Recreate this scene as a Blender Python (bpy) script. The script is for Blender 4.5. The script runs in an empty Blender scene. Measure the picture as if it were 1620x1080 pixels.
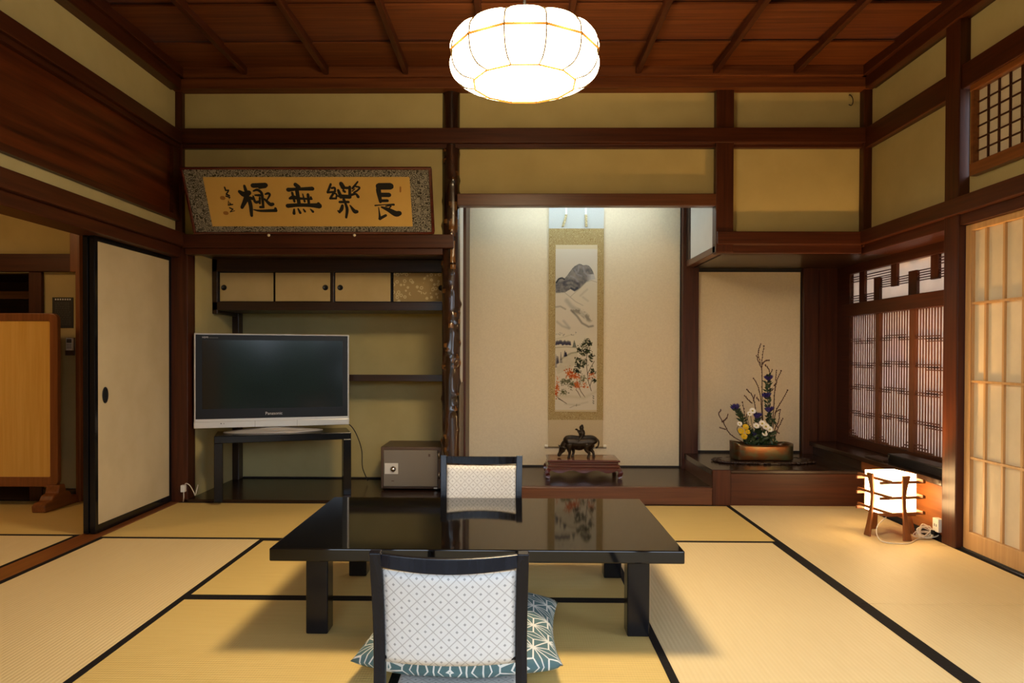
import bpy, bmesh, math, random
import numpy as np
from mathutils import Vector, Matrix
random.seed(7)
C = bpy.context.scene.collection
PI = math.pi

# ---------------------------------------------------------------- materials
def N(nt, t, **kw):
    n = nt.nodes.new(t)
    for k, v in kw.items():
        if hasattr(n, k): setattr(n, k, v)
        else: n.inputs[k].default_value = v
    return n

def new_mat(name):
    m = bpy.data.materials.new(name); m.use_nodes = True
    nt = m.node_tree; b = nt.nodes['Principled BSDF']
    return m, nt, b

def noise_mix(nt, c1, c2, scale=(1, 1, 1), freq=6, detail=4, lo=.35, hi=.65, rough=.55):
    tc = N(nt, 'ShaderNodeTexCoord'); mp = N(nt, 'ShaderNodeMapping'); mp.inputs['Scale'].default_value = scale
    no = N(nt, 'ShaderNodeTexNoise'); no.inputs['Scale'].default_value = freq; no.inputs['Detail'].default_value = detail
    no.inputs['Roughness'].default_value = rough
    cr = N(nt, 'ShaderNodeValToRGB'); cr.color_ramp.elements[0].position = lo; cr.color_ramp.elements[1].position = hi
    cr.color_ramp.elements[0].color = (*c1, 1); cr.color_ramp.elements[1].color = (*c2, 1)
    nt.links.new(tc.outputs['Object'], mp.inputs[0]); nt.links.new(mp.outputs[0], no.inputs['Vector'])
    nt.links.new(no.outputs['Fac'], cr.inputs[0])
    return cr.outputs[0], no.outputs['Fac']

def add_bump(nt, b, h, strength=.2, dist=.002):
    bp = N(nt, 'ShaderNodeBump'); bp.inputs['Strength'].default_value = strength; bp.inputs['Distance'].default_value = dist
    nt.links.new(h, bp.inputs['Height']); nt.links.new(bp.outputs[0], b.inputs['Normal'])

def plain(name, c, rough=.5, metal=0, c2=None, scale=(1, 1, 1), freq=6, bump=0, coat=0, spec=None, lo=.35, hi=.65, detail=4):
    m, nt, b = new_mat(name)
    b.inputs['Roughness'].default_value = rough; b.inputs['Metallic'].default_value = metal
    b.inputs['Coat Weight'].default_value = coat; b.inputs['Coat Roughness'].default_value = .05
    if spec is not None: b.inputs['Specular IOR Level'].default_value = spec
    if c2 is None: b.inputs['Base Color'].default_value = (*c, 1)
    else:
        col, fac = noise_mix(nt, c, c2, scale, freq, detail, lo, hi)
        nt.links.new(col, b.inputs['Base Color'])
        if bump: add_bump(nt, b, fac, bump)
    return m

def wood(name, c1, c2, axis, rough=.4, bump=.12, coat=0, freq=3, spec=None):
    s = [16, 16, 16]; s['xyz'.index(axis)] = .7
    return plain(name, c1, rough, 0, c2, tuple(s), freq, bump, coat, spec, .3, .7, 6)

def math_node(nt, op, a, b=None, clamp=False):
    n = N(nt, 'ShaderNodeMath'); n.operation = op; n.use_clamp = clamp
    for i, v in enumerate((a, b)):
        if v is None: continue
        if isinstance(v, (int, float)): n.inputs[i].default_value = v
        else: nt.links.new(v, n.inputs[i])
    return n.outputs[0]

def obj_xyz(nt):
    tc = N(nt, 'ShaderNodeTexCoord'); s = N(nt, 'ShaderNodeSeparateXYZ'); nt.links.new(tc.outputs['Object'], s.inputs[0])
    return s.outputs

def mix_rgb(nt, fac, a, b):
    n = N(nt, 'ShaderNodeMix'); n.data_type = 'RGBA'
    if isinstance(fac, (int, float)): n.inputs[0].default_value = fac
    else: nt.links.new(fac, n.inputs[0])
    for i, v in ((6, a), (7, b)):
        if isinstance(v, tuple): n.inputs[i].default_value = (*v, 1)
        else: nt.links.new(v, n.inputs[i])
    return n.outputs[2]

def tatami_mat(name, axis, ca, cb, cd):
    m, nt, b = new_mat(name)
    s = [26, 26, 26]; s[0 if axis == 'x' else 1] = 2.2
    col, fac = noise_mix(nt, ca, cb, tuple(s), 2.2, 5, .2, .8)
    xyz = obj_xyz(nt)
    ac = xyz[1] if axis == 'x' else xyz[0]
    al = xyz[0] if axis == 'x' else xyz[1]
    rib = math_node(nt, 'SINE', math_node(nt, 'MULTIPLY', ac, 2 * PI / .0165))
    st = math_node(nt, 'SINE', math_node(nt, 'MULTIPLY', al, 2 * PI / .009))
    f = math_node(nt, 'MULTIPLY_ADD', rib, .5); nt.nodes[-1].inputs[2].default_value = .5
    dark = mix_rgb(nt, math_node(nt, 'MULTIPLY', f, .16), col, cd)
    nt.links.new(dark, b.inputs['Base Color'])
    b.inputs['Roughness'].default_value = .55
    b.inputs['Specular IOR Level'].default_value = .35
    h = math_node(nt, 'ADD', rib, math_node(nt, 'MULTIPLY', st, .35))
    add_bump(nt, b, h, .25, .0012)
    return m

def emit(name, c, s):
    m = bpy.data.materials.new(name); m.use_nodes = True; nt = m.node_tree
    nt.nodes.remove(nt.nodes['Principled BSDF'])
    e = N(nt, 'ShaderNodeEmission'); e.inputs[0].default_value = (*c, 1); e.inputs[1].default_value = s
    nt.links.new(e.outputs[0], nt.nodes['Material Output'].inputs[0])
    return m

def paper_mat(name, c, trans=.3, c2=None):
    m = bpy.data.materials.new(name); m.use_nodes = True; nt = m.node_tree
    nt.nodes.remove(nt.nodes['Principled BSDF'])
    d = N(nt, 'ShaderNodeBsdfDiffuse'); t = N(nt, 'ShaderNodeBsdfTranslucent'); mx = N(nt, 'ShaderNodeMixShader')
    col, fac = noise_mix(nt, c, c2 or tuple(x * .93 for x in c), (1, 1, 1), 9, 5)
    nt.links.new(col, d.inputs[0]); nt.links.new(col, t.inputs[0]); mx.inputs[0].default_value = trans
    nt.links.new(d.outputs[0], mx.inputs[1]); nt.links.new(t.outputs[0], mx.inputs[2])
    nt.links.new(mx.outputs[0], nt.nodes['Material Output'].inputs[0])
    return m

M = {}
PL1, PL2 = (.49, .405, .185), (.54, .45, .21)
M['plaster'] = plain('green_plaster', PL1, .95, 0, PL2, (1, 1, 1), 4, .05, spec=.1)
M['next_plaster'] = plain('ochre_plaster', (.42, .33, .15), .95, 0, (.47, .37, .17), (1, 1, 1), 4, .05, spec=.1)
M['toko_paper'] = plain('alcove_paper', (.70, .585, .405), .95, 0, (.745, .63, .44), (14, 14, 14), 6, .05, spec=.1)
M['white_plaster'] = plain('white_plaster', (.68, .64, .56), .95, 0, (.72, .68, .60), (1, 1, 1), 4, .03, spec=.1)
for a in 'xyz':
    M['wood_' + a] = wood('dark_red_wood_' + a, (.034, .0072, .0022), (.075, .0185, .0055), a, .40, .1, spec=.35)
    M['ceil_' + a] = wood('ceiling_cedar_' + a, (.078, .020, .0055), (.17, .050, .013), a, .55, .25, freq=2.2, spec=.25)
    M['hinoki_' + a] = wood('pale_cypress_' + a, (.46, .26, .10), (.58, .35, .15), a, .5, .06)
    M['amber_' + a] = wood('amber_wood_' + a, (.15, .045, .010), (.25, .082, .021), a, .35, .08)
    M['kamachi_' + a] = wood('brown_plank_' + a, (.075, .024, .009), (.13, .044, .017), a, .35, .08, .1)
M['dark_x'] = wood('black_brown_wood_x', (.018, .009, .006), (.04, .018, .010), 'x', .3, .08)
M['dark_y'] = wood('black_brown_wood_y', (.018, .009, .006), (.04, .018, .010), 'y', .3, .08)
M['dark_z'] = wood('black_brown_wood_z', (.018, .009, .006), (.04, .018, .010), 'z', .35, .08)
M['plank_gloss'] = wood('dark_polished_plank', (.020, .009, .005), (.038, .018, .010), 'x', .24, .04, .05, spec=.33)
M['log'] = plain('polished_bark_log', (.012, .006, .004), .22, 0, (.05, .018, .007), (6, 6, 1.2), 3, .35, .3, None, .35, .75)
M['log_bare_glint'] = plain('bare_patch_and_knot_glint', (.03, .012, .004), .25, 0, (.20, .09, .025), (5, 5, 2), 4, .2)
M['lacquer'] = plain('black_lacquer', (.003, .003, .0035), .05, spec=.45)
M['lacquer_frame'] = plain('satin_black_lacquer', (.005, .005, .007), .16, spec=.28)
M['chair_wood'] = plain('black_chair_lacquer', (.004, .0045, .008), .24, 0, (.007, .008, .013), (10, 10, 1), 4, spec=.28)
M['black_edge'] = plain('black_edging', (.012, .009, .008), .7)
M['heri'] = plain('tatami_border_cloth', (.009, .008, .008), .8, 0, (.014, .012, .012), (1, 1, 1), 80, spec=.12)
M['tatami_x'] = tatami_mat('tatami_rush_x', 'x', (.655, .475, .165), (.71, .525, .195), (.49, .34, .10)); M['tatami_y'] = tatami_mat('tatami_rush_y', 'y', (.75, .59, .31), (.79, .635, .35), (.58, .44, .21))  # rush sheen by weave direction is put into the two base colours
M['fusuma'] = plain('fusuma_paper', (.50, .40, .235), .9, 0, (.58, .475, .29), (1, 1, 1), 3.2, 0, spec=.15, lo=.3, hi=.7, detail=7)
M['small_fusuma'] = plain('cabinet_door_paper', (.48, .36, .17), .9, 0, (.53, .40, .20), (1, 1, 1), 5, spec=.15)
M['shoji_paper'] = paper_mat('shoji_paper', (.72, .61, .43), .12)
M['shoin_paper'] = paper_mat('study_window_paper', (.86, .74, .64), .30)
M['lattice_wood'] = wood('reddish_lattice_wood', (.10, .032, .012), (.17, .058, .022), 'z', .45, .05)
M['iron'] = plain('dark_iron', (.01, .011, .014), .35, .3)
M['black_plastic'] = plain('black_plastic', (.006, .006, .007), .35, spec=.25)
M['tv_screen'] = plain('dark_glass_screen', (.004, .0045, .006), .13, spec=.45)
M['silver'] = plain('silver_plastic', (.62, .60, .57), .28, .35)
M['white_plastic'] = plain('white_plastic', (.72, .69, .62), .4)
M['grey_metal'] = plain('taupe_metal', (.22, .19, .15), .45, .25)
M['brown_metal'] = plain('brown_metal', (.11, .07, .05), .4, .3)
M['chrome'] = plain('chrome', (.75, .74, .72), .15, 1)
M['text_white'] = plain('pale_print', (.62, .62, .62), .5)
M['text_dim'] = plain('grey_print', (.10, .095, .09), .6)
M['ink'] = plain('black_ink', (.006, .005, .004), .8)
M['seal'] = plain('faded_seal_ink', (.33, .15, .035), .9)
M['gold_paper'] = plain('gold_paper', (.60, .375, .095), .75, 0, (.66, .42, .115), (1, 1, 1), 3)
M['rosewood'] = wood('red_rosewood', (.05, .008, .006), (.11, .018, .012), 'x', .2, .05, .4)
M['rosewood_top'] = wood('rosewood_top', (.14, .040, .015), (.22, .07, .025), 'x', .18, .05, .4)
M['bronze'] = plain('dark_bronze', (.022, .016, .011), .38, .7, (.05, .034, .02), (1, 1, 1), 40, .3)
M['copper'] = plain('patinated_copper', (.14, .055, .019), .28, .75, (.085, .125, .07), (3, 3, 5), 3.2, 0, lo=.45, hi=.72)
M['twig'] = plain('twig_bark', (.05, .022, .012), .7, 0, (.10, .045, .022), (1, 1, 1), 60)
M['bud'] = plain('twig_bud', (.085, .03, .02), .6)
M['leaf'] = plain('dark_leaf', (.010, .026, .008), .5, 0, (.02, .045, .012), (1, 1, 1), 40)
M['blue_petal'] = plain('gentian_petal', (.018, .012, .12), .5, 0, (.045, .022, .20), (1, 1, 1), 40)
M['white_petal'] = plain('white_petal', (.88, .86, .82), .6)
M['yellow_petal'] = plain('yellow_petal', (.75, .50, .015), .6)
M['centre'] = plain('flower_centre', (.45, .38, .05), .7)
M['ivory'] = plain('ivory_knob', (.75, .68, .52), .4)
M['cord_white'] = plain('white_cord', (.75, .68, .55), .45)
M['cord_black'] = plain('black_cord', (.01, .009, .009), .5)
M['screen_panel'] = plain('amber_woven_panel', (.66, .36, .06), .7, 0, (.73, .42, .085), (30, 30, 1.2), 2, 0, spec=.2)
M['notice'] = plain('black_notice_sheet', (.012, .011, .010), .5)
M['remote'] = plain('remote_plastic', (.80, .74, .62), .45)
M['garden'] = plain('garden_ground', (.06, .07, .03), .9, 0, (.12, .12, .06), (1, 1, 1), 2)
M['hedge'] = plain('hedge_green', (.02, .05, .018), .8, 0, (.06, .12, .04), (1, 1, 1), 5)
M['veranda'] = wood('veranda_board', (.14, .07, .03), (.2, .1, .045), 'x', .35, .05)
M['tassel'] = plain('mottled_gold_tassel', (.30, .22, .08), .8, 0, (.62, .52, .30), (1, 1, 1), 130)

# ---------------------------------------------------------------- mesh helpers
class MB:
    def __init__(s): s.v = []; s.f = []; s.m = []; s.smooth = []
    def add(s, vs, fs, mi=0, sm=False):
        o = len(s.v); s.v += [tuple(v) for v in vs]
        for f in fs: s.f.append([o + i for i in f]); s.m.append(mi); s.smooth.append(sm)
        return s
    def box(s, x0, x1, y0, y1, z0, z1, mi=0):
        vs = [(x, y, z) for x in (x0, x1) for y in (y0, y1) for z in (z0, z1)]
        return s.add(vs, [(0, 1, 3, 2), (4, 6, 7, 5), (0, 4, 5, 1), (2, 3, 7, 6), (0, 2, 6, 4), (1, 5, 7, 3)], mi)
    def prism(s, poly, axis, a, b, mi=0, sm=False):
        n = len(poly)
        def P(p, t): return (t, p[0], p[1]) if axis == 'x' else (p[0], t, p[1]) if axis == 'y' else (p[0], p[1], t)
        vs = [P(p, a) for p in poly] + [P(p, b) for p in poly]
        s.add(vs, [list(range(n))[::-1], list(range(n, 2 * n))], mi)
        o = len(s.v) - 2 * n
        for i in range(n):
            j = (i + 1) % n; s.f.append([o + i, o + j, o + n + j, o + n + i]); s.m.append(mi); s.smooth.append(sm)
        return s
    def tube(s, pts, r, n=8, mi=0, cap=True, flat=1.0):
        pts = [Vector(p) for p in pts]; k = len(pts)
        rs = r if isinstance(r, (list, tuple)) else [r] * k
        t0 = (pts[1] - pts[0]).normalized(); up = Vector((0, 0, 1)) if abs(t0.z) < .9 else Vector((1, 0, 0))
        u = t0.cross(up).normalized(); vs = []
        for i, p in enumerate(pts):
            t = (pts[min(i + 1, k - 1)] - pts[max(i - 1, 0)])
            t = t.normalized() if t.length > 1e-9 else t0
            u = (u - t * u.dot(t)); u = u.normalized() if u.length > 1e-6 else t.orthogonal().normalized()
            w = t.cross(u)
            for j in range(n):
                a = 2 * PI * j / n; vs.append(p + (u * math.cos(a) + w * math.sin(a) * flat) * rs[i])
        fs = []
        for i in range(k - 1):
            for j in range(n):
                q = (j + 1) % n; fs.append((i * n + j, i * n + q, (i + 1) * n + q, (i + 1) * n + j))
        s.add(vs, fs, mi, True)
        if cap: o = len(s.v) - k * n; s.f += [[o + j for j in range(n)][::-1], [o + (k - 1) * n + j for j in range(n)]]; s.m += [mi] * 2; s.smooth += [False] * 2
        return s
    def sweep_rect(s, pts, ws, hs, side, mi=0):
        # rectangular bar swept along pts; side = fixed sideways axis, ws sideways width, hs thickness
        pts = [Vector(p) for p in pts]; k = len(pts); sd = Vector(side).normalized(); vs = []
        for i, p in enumerate(pts):
            t = (pts[min(i + 1, k - 1)] - pts[max(i - 1, 0)]).normalized(); nn = t.cross(sd).normalized()
            w = (ws[i] if isinstance(ws, (list, tuple)) else ws) / 2; h = (hs[i] if isinstance(hs, (list, tuple)) else hs) / 2
            vs += [p + sd * w + nn * h, p - sd * w + nn * h, p - sd * w - nn * h, p + sd * w - nn * h]
        fs = [(i * 4 + j, i * 4 + (j + 1) % 4, i * 4 + 4 + (j + 1) % 4, i * 4 + 4 + j) for i in range(k - 1) for j in range(4)]
        fs += [(3, 2, 1, 0), tuple(4 * (k - 1) + j for j in range(4))]
        return s.add(vs, fs, mi)
    def lathe(s, prof, n=24, c=(0, 0, 0), mi=0, sx=1, sy=1):
        k = len(prof); vs = []
        for r, z in prof:
            for j in range(n):
                a = 2 * PI * j / n; vs.append((c[0] + r * math.cos(a) * sx, c[1] + r * math.sin(a) * sy, c[2] + z))
        fs = [(i * n + j, i * n + (j + 1) % n, (i + 1) * n + (j + 1) % n, (i + 1) * n + j) for i in range(k - 1) for j in range(n)]
        s.add(vs, fs, mi, True); o = len(s.v) - k * n
        if prof[0][0] > 1e-6: s.f.append([o + j for j in range(n)][::-1]); s.m.append(mi); s.smooth.append(False)
        if prof[-1][0] > 1e-6: s.f.append([o + (k - 1) * n + j for j in range(n)]); s.m.append(mi); s.smooth.append(False)
        return s
    def ball(s, c, r, n=10, mi=0):
        r = (r, r, r) if isinstance(r, (int, float)) else r
        k = max(4, n // 2); vs = []; fs = []
        for i in range(k + 1):
            t = PI * i / k
            for j in range(n):
                a = 2 * PI * j / n
                vs.append((c[0] + r[0] * math.sin(t) * math.cos(a), c[1] + r[1] * math.sin(t) * math.sin(a), c[2] + r[2] * math.cos(t)))
        for i in range(k):
            for j in range(n):
                q = (j + 1) % n; fs.append((i * n + j, (i + 1) * n + j, (i + 1) * n + q, i * n + q))
        return s.add(vs, fs, mi, True)
    def xf(s, mtx, start=0):
        s.v[start:] = [tuple(mtx @ Vector(v)) for v in s.v[start:]]; return s
    def build(s, name, mats, parent=None, bevel=0, seg=2, weld=True):
        me = bpy.data.meshes.new(name); me.from_pydata(s.v, [], s.f)
        for m in (mats if isinstance(mats, (list, tuple)) else [mats]): me.materials.append(M[m] if isinstance(m, str) else m)
        me.polygons.foreach_set('material_index', s.m); me.polygons.foreach_set('use_smooth', s.smooth)
        bm = bmesh.new(); bm.from_mesh(me)
        if weld: bmesh.ops.remove_doubles(bm, verts=bm.verts, dist=1e-6)
        bmesh.ops.recalc_face_normals(bm, faces=bm.faces); bm.to_mesh(me); bm.free(); me.update()
        o = bpy.data.objects.new(name, me); C.objects.link(o)
        if parent: o.parent = parent
        if bevel:
            b = o.modifiers.new('edge', 'BEVEL'); b.width = bevel; b.segments = seg; b.limit_method = 'ANGLE'; b.angle_limit = .6
            b.harden_normals = False
        return o

def tag(o, label, cat, group=None, kind=None):
    o['label'] = label; o['category'] = cat
    if group: o['group'] = group
    if kind: o['kind'] = kind
    return o
def thing(name, label, cat, loc=(0, 0, 0), rz=0, group=None):
    o = bpy.data.objects.new(name, None); C.objects.link(o); o.location = loc; o.rotation_euler = (0, 0, rz)
    o.empty_display_size = .1
    return tag(o, label, cat, group)
def bx(*a, mi=0): return MB().box(*a, mi=mi)
def struct(name, mb, mats, label, cat, bevel=0):
    return tag(mb.build(name, mats, None, bevel), label, cat, kind='structure')
TRIM = [0]
def trim(mb, mats, label, cat='beam', bevel=.004):
    TRIM[0] += 1
    return struct('trim_%d' % TRIM[0], mb, mats, label, cat, bevel)
def catmull(pts, n=6):
    P = [np.array(p, float) for p in pts]; P = [2 * P[0] - P[1]] + P + [2 * P[-1] - P[-2]]; out = []
    for i in range(1, len(P) - 2):
        for k in range(n):
            t = k / n; a, b, c, d = P[i - 1:i + 3]
            out.append(.5 * ((2 * b) + (c - a) * t + (2 * a - 5 * b + 4 * c - d) * t * t + (3 * b - a - 3 * c + d) * t ** 3))
    out.append(P[-2]); return [tuple(float(x) for x in q) for q in out]
def text_mesh(name, s, size, mat, parent, mtx, thick=.0004):
    cu = bpy.data.curves.new('lettering', 'FONT'); cu.body = s; cu.size = size; cu.align_x = 'CENTER'; cu.align_y = 'CENTER'; cu.extrude = thick
    t = bpy.data.objects.new('lettering', cu); C.objects.link(t)
    bpy.context.view_layer.update()
    me = bpy.data.meshes.new_from_object(t.evaluated_get(bpy.context.evaluated_depsgraph_get()))
    bpy.data.objects.remove(t); me.materials.clear(); me.materials.append(M[mat])
    me.transform(mtx); o = bpy.data.objects.new(name, me); C.objects.link(o); o.parent = parent
    return o
# ================================================================ THE SETTING
def floor_build():
    mb = MB(); mats = ['tatami_x', 'tatami_y', 'heri', 'amber_y', 'veranda']
    H = .029
    def mat(x0, x1, y0, y1, d):
        if d == 'x':
            mb.box(x0, x1, y0 + H, y1 - H, -.05, 0, mi=0)
            mb.box(x0, x1, y0, y0 + H, -.05, .0015, mi=2); mb.box(x0, x1, y1 - H, y1, -.05, .0015, mi=2)
        else:
            mb.box(x0 + H, x1 - H, y0, y1, -.05, 0, mi=1)
            mb.box(x0, x0 + H, y0, y1, -.05, .0015, mi=2); mb.box(x1 - H, x1, y0, y1, -.05, .0015, mi=2)
    A, B, L, Mx, R, W = -2.335, -.44, -1.392, .497, 1.456, 2.402
    Y = [4.94, 3.958, 3.012, 2.052, 1.10]
    mat(A, B, Y[1], Y[0], 'x'); mat(B, R, Y[1], Y[0], 'x')
    mat(A, L, 2.05, Y[1], 'y'); mat(A, L, 1.1, 2.05, 'y')
    mat(L, Mx, Y[2], Y[1], 'x'); mat(L, Mx, Y[3], Y[2], 'x'); mat(L, Mx, Y[4], Y[3], 'x')
    mat(Mx, R, 2.05, Y[1], 'y'); mat(Mx, R, 1.1, 2.05, 'y')
    mat(R, W, 3.002, Y[0], 'y'); mat(R, W, 1.1, 2.999, 'y')
    mb.box(A - .135, A, 1.1, 4.926, -.05, .003, mi=3)                       # door sill of the next room
    for x0, x1 in ((-6, -4.38), (-4.38, -2.47)): mat(x0, x1, 4.0, 4.965, 'x')
    for x0, x1 in ((-2.47 - .955, -2.47), (-2.47 - 1.91, -2.47 - .955), (-6, -2.47 - 1.91)): mat(x0, x1, 1.1, 4.0, 'y')
    mb.box(-6, 2.45, 1.0, 1.1, -.05, .003, mi=3)
    mb.box(-6, 3.2, -.55, 1.0, -.08, 0, mi=4)
    mb.box(-6.1, 3.3, -.55, 5.95, -.2, -.05, mi=4)
    mb.box(-4.95, -3.31, 4.965, 5.9, -.05, .002, mi=4)
    return struct('floor', mb, mats, 'straw tatami floor with black cloth borders running through both rooms', 'floor')
floor_build()

def ceiling_build():
    mb = MB(); y = 1.05; k = 0
    while y < 4.95:                                                        # lapped boards running across the room
        y1 = min(y + .505, 4.98)
        mb.add([(-2.45, y, 2.968), (2.5, y, 2.968), (2.5, y1, 2.990), (-2.45, y1, 2.990), (-2.45, y, 2.980), (2.5, y, 2.980), (2.5, y1, 3.0), (-2.45, y1, 3.0)],
               [(0, 1, 2, 3), (4, 7, 6, 5), (0, 4, 5, 1), (2, 6, 7, 3), (0, 3, 7, 4), (1, 5, 6, 2)], 0)
        y += .485
    mb.box(-2.6, 2.6, .9, 5.1, 3.02, 3.1, mi=0)
    struct('ceiling', mb, ['ceil_x'], 'dark cedar board ceiling of the tatami room', 'ceiling')
ceiling_build()
for i, x in enumerate((-2.37 + .53 * .03, -1.84, -1.285, -.745, -.21, .31, .825, 1.345, 1.885)):
    if i == 0: continue
    trim(bx(x - .018, x + .018, 1.05, 4.88, 2.93, 2.985), 'wood_y', '%s thin dark ceiling batten from the carved wooden wall panel' % 'zero first second third fourth fifth sixth seventh eighth'.split()[i], 'ceiling batten', .006)
trim(MB().box(-2.42, 2.45, 4.87, 4.985, 2.85, 2.93).box(-2.42, 2.45, 4.835, 4.985, 2.915, 2.985), 'ceil_x', 'dark ceiling moulding above the alcove wall', 'moulding')
trim(MB().box(-2.40, -2.29, 1.1, 4.87, 2.84, 2.93).box(-2.40, -2.26, 1.1, 4.87, 2.915, 2.985), 'wood_y', 'dark ceiling moulding above the carved wooden wall panel', 'moulding')
trim(MB().box(2.36, 2.47, 1.1, 4.87, 2.84, 2.93).box(2.33, 2.47, 1.1, 4.87, 2.915, 2.985), 'wood_y', 'dark ceiling moulding above the paper lattice transom', 'moulding')

# ---- back wall
mb = MB().prism([(-2.44, 1.76), (-2.44, 2.95), (2.5, 2.95), (2.5, 1.78), (1.40, 1.78), (1.40, 2.10), (-.44, 2.10), (-.44, 1.76)], 'y', 4.972, 5.05)
struct('wall_back', mb, ['plaster'], 'olive green plaster wall above the alcoves', 'wall')
def xbeam(x0, x1, yb, prof): return MB().prism([(a, b) for a, b in prof], 'x', x0, x1)
trim(xbeam(-2.32, 2.385, 0, [(4.98, 2.461), (4.935, 2.461), (4.935, 2.487), (4.905, 2.489), (4.905, 2.591), (4.98, 2.591)]), 'wood_x', 'long upper horizontal beam across the alcove wall', 'beam')
trim(xbeam(-2.30, -.425, 0, [(4.98, 1.765), (4.89, 1.765), (4.885, 1.858), (4.98, 1.858)]), 'wood_x', 'horizontal beam that carries the framed calligraphy', 'beam')
trim(bx(-2.285, -.50, 4.91, 4.99, 1.722, 1.766), 'wood_x', 'thin lintel board directly beneath the calligraphy beam', 'lintel')
trim(bx(-.40, 1.374, 4.91, 4.99, 2.059, 2.142), 'kamachi_x', 'brown lintel over the hanging scroll alcove', 'lintel')
trim(bx(1.373, 1.494, 4.915, 5.0, 1.74, 2.86), 'wood_z', 'short hanging post between scroll alcove and flower alcove', 'post')
trim(xbeam(1.38, 2.37, 0, [(5.0, 1.735), (4.92, 1.735), (4.92, 1.792), (4.90, 1.795), (4.90, 1.882), (5.0, 1.882)]), 'wood_x', 'beam over the flower alcove', 'beam')
trim(bx(-2.48, -2.276, 4.93, 5.05, 0, 1.80), 'wood_z', 'dark corner post beside the sliding door', 'post')
trim(bx(-2.43, -2.313, 4.93, 5.05, 1.80, 2.86), 'wood_z', 'upper corner post beside the framed calligraphy', 'post')
trim(bx(2.374, 2.47, 4.915, 5.0, 1.78, 2.86), 'wood_z', 'slim upper corner post between the two warm lit plaster panels', 'post')

# ---- alcove pillar (natural log with knots)
def log_pillar():
    rng = random.Random(3); mb = MB(); n = 36; rows = 190; vs = []; fs = []
    knots = [(rng.uniform(PI, 2 * PI), rng.uniform(.3, 2.45), rng.uniform(.006, .016)) for _ in range(46)]
    for i in range(rows + 1):
        z = 2.86 * i / rows
        for j in range(n):
            a = 2 * PI * j / n; r = .0635 + .002 * math.sin(3 * a + z * 2.1) + .0015 * math.sin(5 * a - z * 3.3)
            for ka, kz, kh in knots:
                d = ((math.atan2(math.sin(a - ka), math.cos(a - ka)) * .064) ** 2 + (z - kz) ** 2)
                r += kh * .75 * math.exp(-d / .0004)
            vs.append((-.447 + r * math.cos(a), 4.99 + r * math.sin(a), z))
    for i in range(rows):
        for j in range(n):
            q = (j + 1) % n; fs.append((i * n + j, i * n + q, (i + 1) * n + q, (i + 1) * n + j))
    mi = []
    mb.add(vs, fs, 0, True)
    for i, f in enumerate(fs):
        z = 2.86 * (i // n) / rows; a = 2 * PI * (i % n) / n
        if (abs(z - 1.97) < .12 and abs(a - 5.0) < .35 + .25 * math.sin(z * 40)) or (abs(z - 1.74) < .07 and abs(a - 4.9) < .3) or any(kh > .009 and (z - kz) ** 2 + (math.atan2(math.sin(a - ka), math.cos(a - ka)) * .064) ** 2 < .00022 for ka, kz, kh in knots): mb.m[i] = 1  # bare patches, plus glints of the larger knots put into the colour
    o = trim(mb, ['log', 'log_bare_glint'], 'knotted dark polished log pillar between shelf niche and scroll alcove', 'pillar', 0)
log_pillar()

# ---- scroll alcove (tokonoma)
trim(bx(-.39, 1.368, 4.93, 4.99, 0, .121), 'kamachi_x', 'brown wooden step edge of the scroll alcove', 'alcove step', .006)
struct('floor_2', bx(-.40, 1.368, 4.975, 5.84, 0, .122), ['plank_gloss'], 'dark polished raised floor of the scroll alcove', 'floor')
mb = MB().box(-.37, 1.338, 5.815, 5.86, .135, 2.45, mi=0)
mb.box(-.379, -.37, 5.811, 5.86, .122, 2.45, mi=1).box(1.338, 1.346, 5.811, 5.86, .122, 2.45, mi=1).box(-.379, 1.346, 5.811, 5.86, .122, .135, mi=1)
struct('alcove_back_wall', mb, ['toko_paper', 'black_edge'], 'cream papered back of the scroll alcove with black edging', 'wall')
struct('alcove_divider_wall', bx(-.46, -.393, 5.0, 5.86, 0, 2.45), ['white_plaster'], 'pale plaster side wall of the scroll alcove beside the log pillar', 'wall')
trim(bx(-.394, -.371, 5.40, 5.82, .12, 2.45), 'wood_z', 'slim brown post in the corner of the scroll alcove', 'post')
trim(bx(-.394, -.384, 5.0, 5.41, .12, .83), 'wood_z', 'low brown side board of the scroll alcove', 'board')
trim(bx(1.345, 1.476, 5.75, 5.86, .12, 2.45), 'wood_z', 'reddish post between scroll panel and flower panel', 'post')
struct('alcove_upper_wall', bx(1.385, 1.43, 4.99, 5.80, 1.79, 2.45), ['white_plaster'], 'small white plaster wall high between the two alcoves', 'wall')
trim(bx(1.373, 1.44, 4.93, 5.80, 1.742, 1.79), 'kamachi_y', 'brown rail below the small white plaster wall', 'rail')
trim(bx(1.373, 1.44, 5.66, 5.76, 1.79, 2.45), 'dark_z', 'dark strip edging the small white plaster wall', 'post')
struct('ceiling_2', bx(-.46, 1.43, 4.99, 5.86, 2.40, 2.46), ['wood_x'], 'dark wooden ceiling inside the scroll alcove', 'ceiling')

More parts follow.
